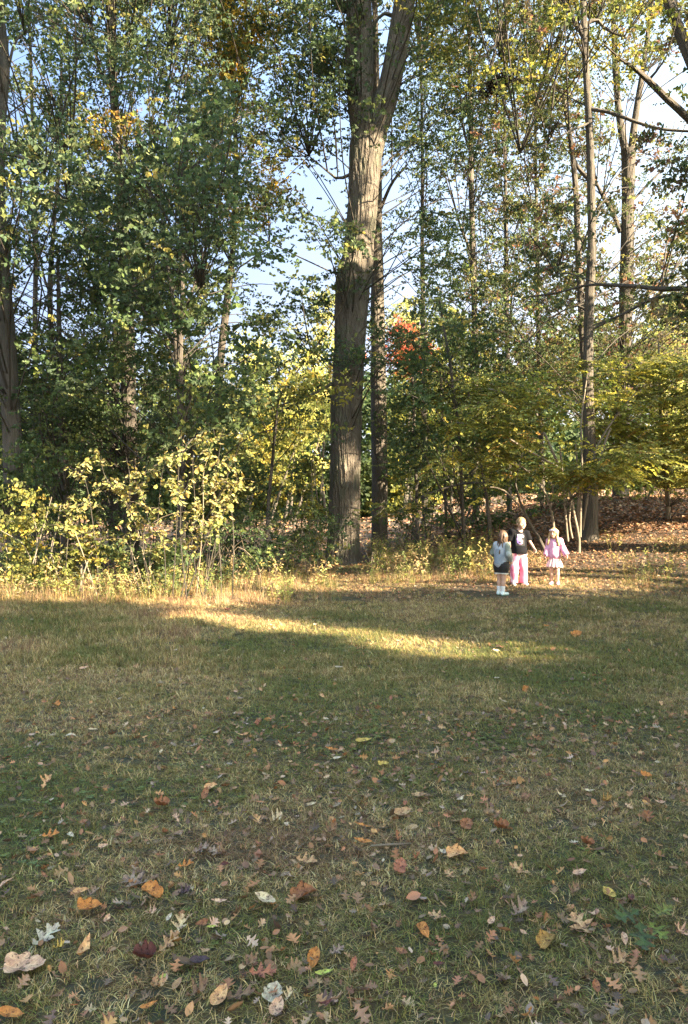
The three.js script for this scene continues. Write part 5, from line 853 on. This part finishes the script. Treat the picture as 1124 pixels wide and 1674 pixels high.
// the middle child
person({
  label: 'standing child in black printed T-shirt and pink swirled trousers, facing the viewer', px: 848, py: 957, h: 1.235, yaw: 0.1, headYaw: 0.25,
  J: { head: [0.035, 1.17, 0.025], neck: [0.012, 1.06, 0], chest: [0.012, 0.93, -0.01], pelvis: [-0.015, 0.64, 0], shL: [0.145, 0.985, 0], shR: [-0.125, 1.012, -0.02], elL: [0.2, 0.845, -0.01], elR: [-0.18, 0.83, -0.02], wrL: [0.262, 0.70, 0.1], wrR: [-0.2, 0.66, 0.05], hipL: [0.07, 0.62, 0], hipR: [-0.07, 0.62, 0], kneeL: [0.085, 0.34, 0.015], kneeR: [-0.085, 0.34, 0.01], ankL: [0.09, 0.07, -0.01], ankR: [-0.095, 0.07, 0], toeL: [0.115, 0.03, 0.13], toeR: [-0.125, 0.03, 0.13] },
  dress({ o, j, limbs, arms, toHead, hd }) {
    const shirt = p => { let m = cap([p[0] * 0.88, p[1], p[2]], [0, 0.9, -0.01], [0, 0.63, 0], 0.118, 0.135); m = sm(m, cap(p, j.shL, j.shR, 0.062, 0.062), 0.06); for (const s of ['L', 'R']) { const e = j['el' + s], h = j['sh' + s], q = [0, 1, 2].map(i => lerp(h[i], e[i], 0.95)); m = sm(m, Math.max(cap(p, h, q, 0.058, 0.064), -(p[1] - (e[1] + 0.015))), 0.03); } m = Math.max(m, 0.60 + 0.012 * noise3(p[0] * 9, 1, p[2] * 9) - p[1]); m = Math.max(m, -ell(p, [0, 1.09, 0.02], [0.062, 0.05, 0.06])); return m + wr(p, 13, 0.006); };
    mesh('shirt', nets(shirt, [-0.3, 0.55, -0.22], [0.3, 1.12, 0.22], 0.009, () => [.008, .008, .010]), new THREE.MeshPhysicalMaterial({ vertexColors: true, roughness: 1, specularIntensity: 0.25, side: THREE.DoubleSide }), o);
    { // the print on the shirt's front
      const NU = 22, NV = 26, pos = [], uv = [], idx = []; for (let v = 0; v <= NV; v++) for (let u = 0; u <= NU; u++) { const x = lerp(-0.095, 0.075, u / NU), y = lerp(0.755, 0.985, v / NV); let z = 0.22; for (let i = 0; i < 60; i++) { const d = shirt([x, y, z]); if (d < 0.0015) break; z -= Math.max(0.001, d * 0.8); } pos.push(x, y, z + 0.003); uv.push(u / NU, v / NV); }
      for (let v = 0; v < NV; v++) for (let u = 0; u < NU; u++) { const a = v * (NU + 1) + u, b = a + 1, c = a + NU + 1, d = c + 1; idx.push(a, b, c, b, d, c); }
      const g = new THREE.BufferGeometry(); g.setAttribute('position', new THREE.Float32BufferAttribute(pos, 3)); g.setAttribute('uv', new THREE.Float32BufferAttribute(uv, 2)); g.setIndex(idx); g.computeVertexNormals();
      const cv = document.createElement('canvas'); cv.width = 128; cv.height = 160; const c = cv.getContext('2d'); c.fillStyle = '#0f0f12'; c.fillRect(0, 0, 128, 160);
      const blob = (x, y, rx, ry, col, rot = 0) => { c.save(); c.translate(x, y); c.rotate(rot); c.scale(rx, ry); c.beginPath(); c.arc(0, 0, 1, 0, 6.3); c.restore(); c.fillStyle = col; c.fill(); };
      c.fillStyle = '#c9b3ee'; c.fillRect(28, 10, 72, 34); c.fillStyle = '#efe6ff'; c.fillRect(92, 24, 26, 24); blob(52, 74, 34, 40, '#a98be0'); blob(60, 52, 26, 16, '#e9dcff', 0.4); blob(74, 96, 26, 26, '#f0d7ea'); blob(40, 98, 18, 30, '#8f74d8', 0.3); blob(64, 118, 34, 24, '#6d5a86'); blob(58, 116, 16, 12, '#2a2230'); blob(84, 120, 12, 14, '#e8c9d2'); blob(90, 74, 14, 10, '#19161d'); c.fillStyle = '#7f62cf'; c.fillRect(36, 22, 14, 10); c.fillRect(66, 18, 10, 18);
      const t = new THREE.CanvasTexture(cv); t.colorSpace = THREE.SRGBColorSpace; mesh('shirt_print', g, new THREE.MeshStandardMaterial({ map: t, roughness: .8, side: THREE.DoubleSide }), o);
    }
    const pants = p => { let m = cap(p, [-0.04, 0.6, 0], [0.04, 0.6, 0], 0.09, 0.09); for (const s of ['L', 'R']) { m = sm(m, cap(p, j['hip' + s], j['knee' + s], 0.078, 0.072), 0.03); m = sm(m, cap(p, j['knee' + s], [j['ank' + s][0], 0.06, j['ank' + s][2] - 0.005], 0.075, 0.072), 0.03); } return Math.max(m, 0.05 - p[1], p[1] - 0.68) + wr(p, 11, 0.009); };
    mesh('trousers', nets(pants, [-0.22, 0.02, -0.18], [0.22, 0.72, 0.2], 0.009, (x, y, z) => { const n = fbm(x * 9 + 2, y * 5, z * 9, 3) + 0.25 * Math.sin(x * 40 + y * 14), t = sstep(-0.12, 0.12, n); return [lerp(.56, .68, t), lerp(.15, .48, t), lerp(.25, .52, t)]; }), cloth(), o);
    shoes(o, j, [.75, .72, .66], [.6, .57, .5]);
    const hair = q => { const p = toHead(q); let m = ell(p, [0, 0.026, -0.012], [0.087, 0.1, 0.097]); m = Math.max(m, -ell(p, [0, -0.04, 0.095], [0.076, 0.098, 0.08])); m = Math.max(m, -(p[1] + 0.075 + 0.35 * Math.max(0, p[2] + 0.02))); m = sm(m, cap(p, [0, 0.04, -0.1], [0, -0.02, -0.14], 0.035, 0.022), 0.02); return m + 0.003 * noise3(q[0] * 90, q[1] * 14, q[2] * 90); };
    mesh('hair', nets(hair, [hd[0] - 0.14, hd[1] - 0.16, hd[2] - 0.2], [hd[0] + 0.14, hd[1] + 0.15, hd[2] + 0.14], 0.006, (x, y, z) => strand(x, y, z, [.33, .22, .11])), hairMat, o);
  },
});
// the child with long brown hair, seen from behind
person({
  label: 'child with long brown hair, grey sweatshirt and black shorts, seen from behind', px: 819, py: 973, h: 1.085, yaw: 2.35, headYaw: 0.15,
  J: { head: [-0.02, 1.17, 0.03], neck: [-0.012, 1.06, 0.01], chest: [-0.01, 0.93, 0.005], pelvis: [0.015, 0.64, 0], shL: [0.12, 1.01, 0], shR: [-0.13, 1.0, 0], elL: [0.2, 0.84, 0.0], elR: [-0.215, 0.83, -0.05], wrL: [0.2, 0.72, 0.12], wrR: [-0.19, 0.69, 0.06], hipL: [0.065, 0.62, 0], hipR: [-0.065, 0.62, 0], kneeL: [0.06, 0.34, 0.02], kneeR: [-0.06, 0.34, 0.0], ankL: [0.055, 0.07, 0.0], ankR: [-0.065, 0.07, -0.03], toeL: [0.075, 0.03, 0.13], toeR: [-0.09, 0.03, 0.10] },
  dress({ o, j, toHead, hd }) {
    const sw = p => { let m = cap(p, [0, 0.9, 0], [0, 0.66, 0], 0.125, 0.15); m = sm(m, cap(p, j.shL, j.shR, 0.066, 0.066), 0.06); for (const s of ['L', 'R']) { m = sm(m, cap(p, j['sh' + s], j['el' + s], 0.06, 0.062), 0.03); m = sm(m, cap(p, j['el' + s], [0, 1, 2].map(i => lerp(j['el' + s][i], j['wr' + s][i], 0.9)), 0.058, 0.042), 0.02); } m = Math.max(m, 0.565 - p[1]); m = Math.max(m, -ell(p, [0, 1.09, 0.01], [0.055, 0.045, 0.055])); return m + wr(p, 13, 0.007); };
    mesh('sweatshirt', nets(sw, [-0.32, 0.55, -0.24], [0.32, 1.12, 0.26], 0.009, (x, y, z) => { const n = noise3(x * 8 + 5, y * 7, z * 8), arm = sstep(0.135, 0.15, Math.abs(x)), t = sstep(0.05, 0.25, n); const b = [lerp(.34, .21, t), lerp(.37, .25, t), lerp(.42, .30, t)], g = [lerp(.13, .28, t), lerp(.15, .31, t), lerp(.11, .30, t)]; return b.map((v, i) => lerp(v, g[i], arm * 0.85)); }), cloth(), o);
    const sh = p => { let m = cap(p, [-0.05, 0.6, 0], [0.05, 0.6, 0], 0.118, 0.118); for (const s of ['L', 'R']) m = sm(m, cap(p, j['hip' + s], j['knee' + s], 0.095, 0.09), 0.05); return Math.max(m, 0.425 - p[1], p[1] - 0.68) + wr(p, 11, 0.005); };
    mesh('shorts', nets(sh, [-0.22, 0.38, -0.2], [0.22, 0.72, 0.2], 0.009, (x, y) => y < 0.452 ? [.62, .6, .56] : [.018, .017, .018]), cloth(), o);
    for (const s of ['L', 'R']) { const a = j['ank' + s]; mesh('sock', nets(p => Math.max(cap(p, [a[0], 0.05, a[2]], [a[0], 0.18, a[2]], 0.035, 0.042), p[1] - 0.185), [a[0] - 0.07, 0.0, a[2] - 0.07], [a[0] + 0.07, 0.21, a[2] + 0.07], 0.008, () => [.62, .64, .66]), cloth(), o); }
    shoes(o, j, [.62, .72, .72], [.25, .55, .55]);
    const hair = q => { const p = toHead(q); let m = ell(p, [0, 0.026, -0.012], [0.092, 0.102, 0.1]); m = Math.max(m, -ell(p, [0, -0.04, 0.1], [0.07, 0.098, 0.08])); m = sm(m, Math.max(cap([p[0] * 0.72, p[1], p[2]], [0, 0, -0.055], [0, -0.31, -0.1], 0.07, 0.05), 0), 0.03); for (const s of [-1, 1]) m = sm(m, cap(p, [s * 0.075, 0, 0.0], [s * 0.085, -0.25, -0.02], 0.028, 0.018), 0.03); return m + 0.006 * noise3(q[0] * 60, q[1] * 9, q[2] * 60) + 0.02 * sstep(-0.22, -0.36, p[1]) * noise3(q[0] * 45, 0, q[2] * 45); };
    mesh('hair', nets(hair, [hd[0] - 0.17, hd[1] - 0.42, hd[2] - 0.22], [hd[0] + 0.17, hd[1] + 0.15, hd[2] + 0.14], 0.0075, (x, y, z) => strand(x, y, z, [.105, .058, .032])), hairMat, o);
  },
});
// the small child in pink
person({
  label: 'smallest child, blonde, in pink sweater with wide sleeves and pale pink skirt', px: 906, py: 956, h: 1.025, yaw: -0.45, headYaw: -0.1,
  J: { head: [-0.015, 1.17, 0.035], neck: [-0.005, 1.06, 0.01], chest: [0, 0.93, 0], pelvis: [0.01, 0.64, -0.005], shL: [0.125, 1.005, -0.01], shR: [-0.125, 1.0, 0], elL: [0.19, 0.83, 0.0], elR: [-0.155, 0.82, 0.02], wrL: [0.275, 0.69, 0.06], wrR: [-0.175, 0.675, 0.08], hipL: [0.065, 0.62, 0], hipR: [-0.065, 0.62, 0], kneeL: [0.07, 0.34, 0.02], kneeR: [-0.06, 0.34, 0.015], ankL: [0.075, 0.07, 0.0], ankR: [-0.055, 0.07, 0], toeL: [0.095, 0.03, 0.13], toeR: [-0.07, 0.03, 0.13] },
  dress({ o, j, toHead, hd, H }) {
    const sw = p => { let m = cap(p, [0, 0.92, 0], [0, 0.68, 0.0], 0.112, 0.135); m = sm(m, cap(p, j.shL, j.shR, 0.062, 0.062), 0.06); for (const s of ['L', 'R']) { m = sm(m, cap(p, j['sh' + s], j['el' + s], 0.054, 0.06), 0.04); m = sm(m, cap(p, j['el' + s], j['wr' + s], 0.058, s === 'L' ? 0.075 : 0.062), 0.02); const d = nrm(add3(j['wr' + s], j['el' + s], -1)), w = add3(j['wr' + s], d, 0.01), t = (p[0] - w[0]) * d[0] + (p[1] - w[1]) * d[1] + (p[2] - w[2]) * d[2]; if (Math.abs(p[0]) > 0.16) m = Math.max(m, t); } m = Math.max(m, 0.57 + 0.02 * noise3(p[0] * 7, 3, p[2] * 7) - p[1]); m = Math.max(m, -ell(p, [0, 1.09, 0.02], [0.055, 0.045, 0.055])); return m + wr(p, 12, 0.008); };
    mesh('sweater', nets(sw, [-0.42, 0.5, -0.25], [0.45, 1.12, 0.28], 0.0095, (x, y, z) => { const n = noise3(x * 60, y * 60, z * 60) * 0.06; return [.56 + n, .28 + n, .42 + n]; }), cloth(1), o);
    const sk = p => { const a = Math.atan2(p[2], p[0]), r = lerp(0.105, 0.185, sstep(0.64, 0.40, p[1])) + 0.012 * Math.sin(a * 13), m = Math.hypot(p[0], p[2] * 1.1) - r; return Math.max(m * 0.8, 0.405 - p[1], p[1] - 0.66); };
    mesh('skirt', nets(sk, [-0.24, 0.38, -0.24], [0.24, 0.7, 0.24], 0.008, () => [.62, .41, .41]), cloth(), o);
    shoes(o, j, [.70, .42, .52], [.6, .45, .5]);
    const hair = q => { const p = toHead(q); let m = ell(p, [0, 0.026, -0.012], [0.092, 0.102, 0.1]); m = Math.max(m, -ell(p, [0, -0.04, 0.1], [0.066, 0.1, 0.08])); m = sm(m, cap([p[0] * 0.75, p[1], p[2]], [0, 0, -0.05], [0, -0.22, -0.1], 0.07, 0.05), 0.03); for (const s of [-1, 1]) m = sm(m, cap(p, [s * 0.078, 0.0, 0.02], [s * 0.12, -0.26, 0.035], 0.03, 0.026), 0.03); return m + 0.012 * noise3(q[0] * 34, q[1] * 26, q[2] * 34); };
    mesh('hair', nets(hair, [hd[0] - 0.2, hd[1] - 0.36, hd[2] - 0.22], [hd[0] + 0.2, hd[1] + 0.15, hd[2] + 0.16], 0.0075, (x, y, z) => strand(x, y, z, [.46, .30, .135], 40)), hairMat, o);
    const hb = mesh('headband', new THREE.TorusGeometry(0.091, 0.011, 10, 40), new THREE.MeshStandardMaterial({ color: new THREE.Color().setRGB(.62, .55, .62), roughness: .6 }), o); hb.scale.set(1, 1.08, 1.5); hb.position.set(...H(0, 0.05, -0.005)); hb.rotation.x = Math.PI / 2 - 0.25;
  },
});
renderer.render(scene, camera);
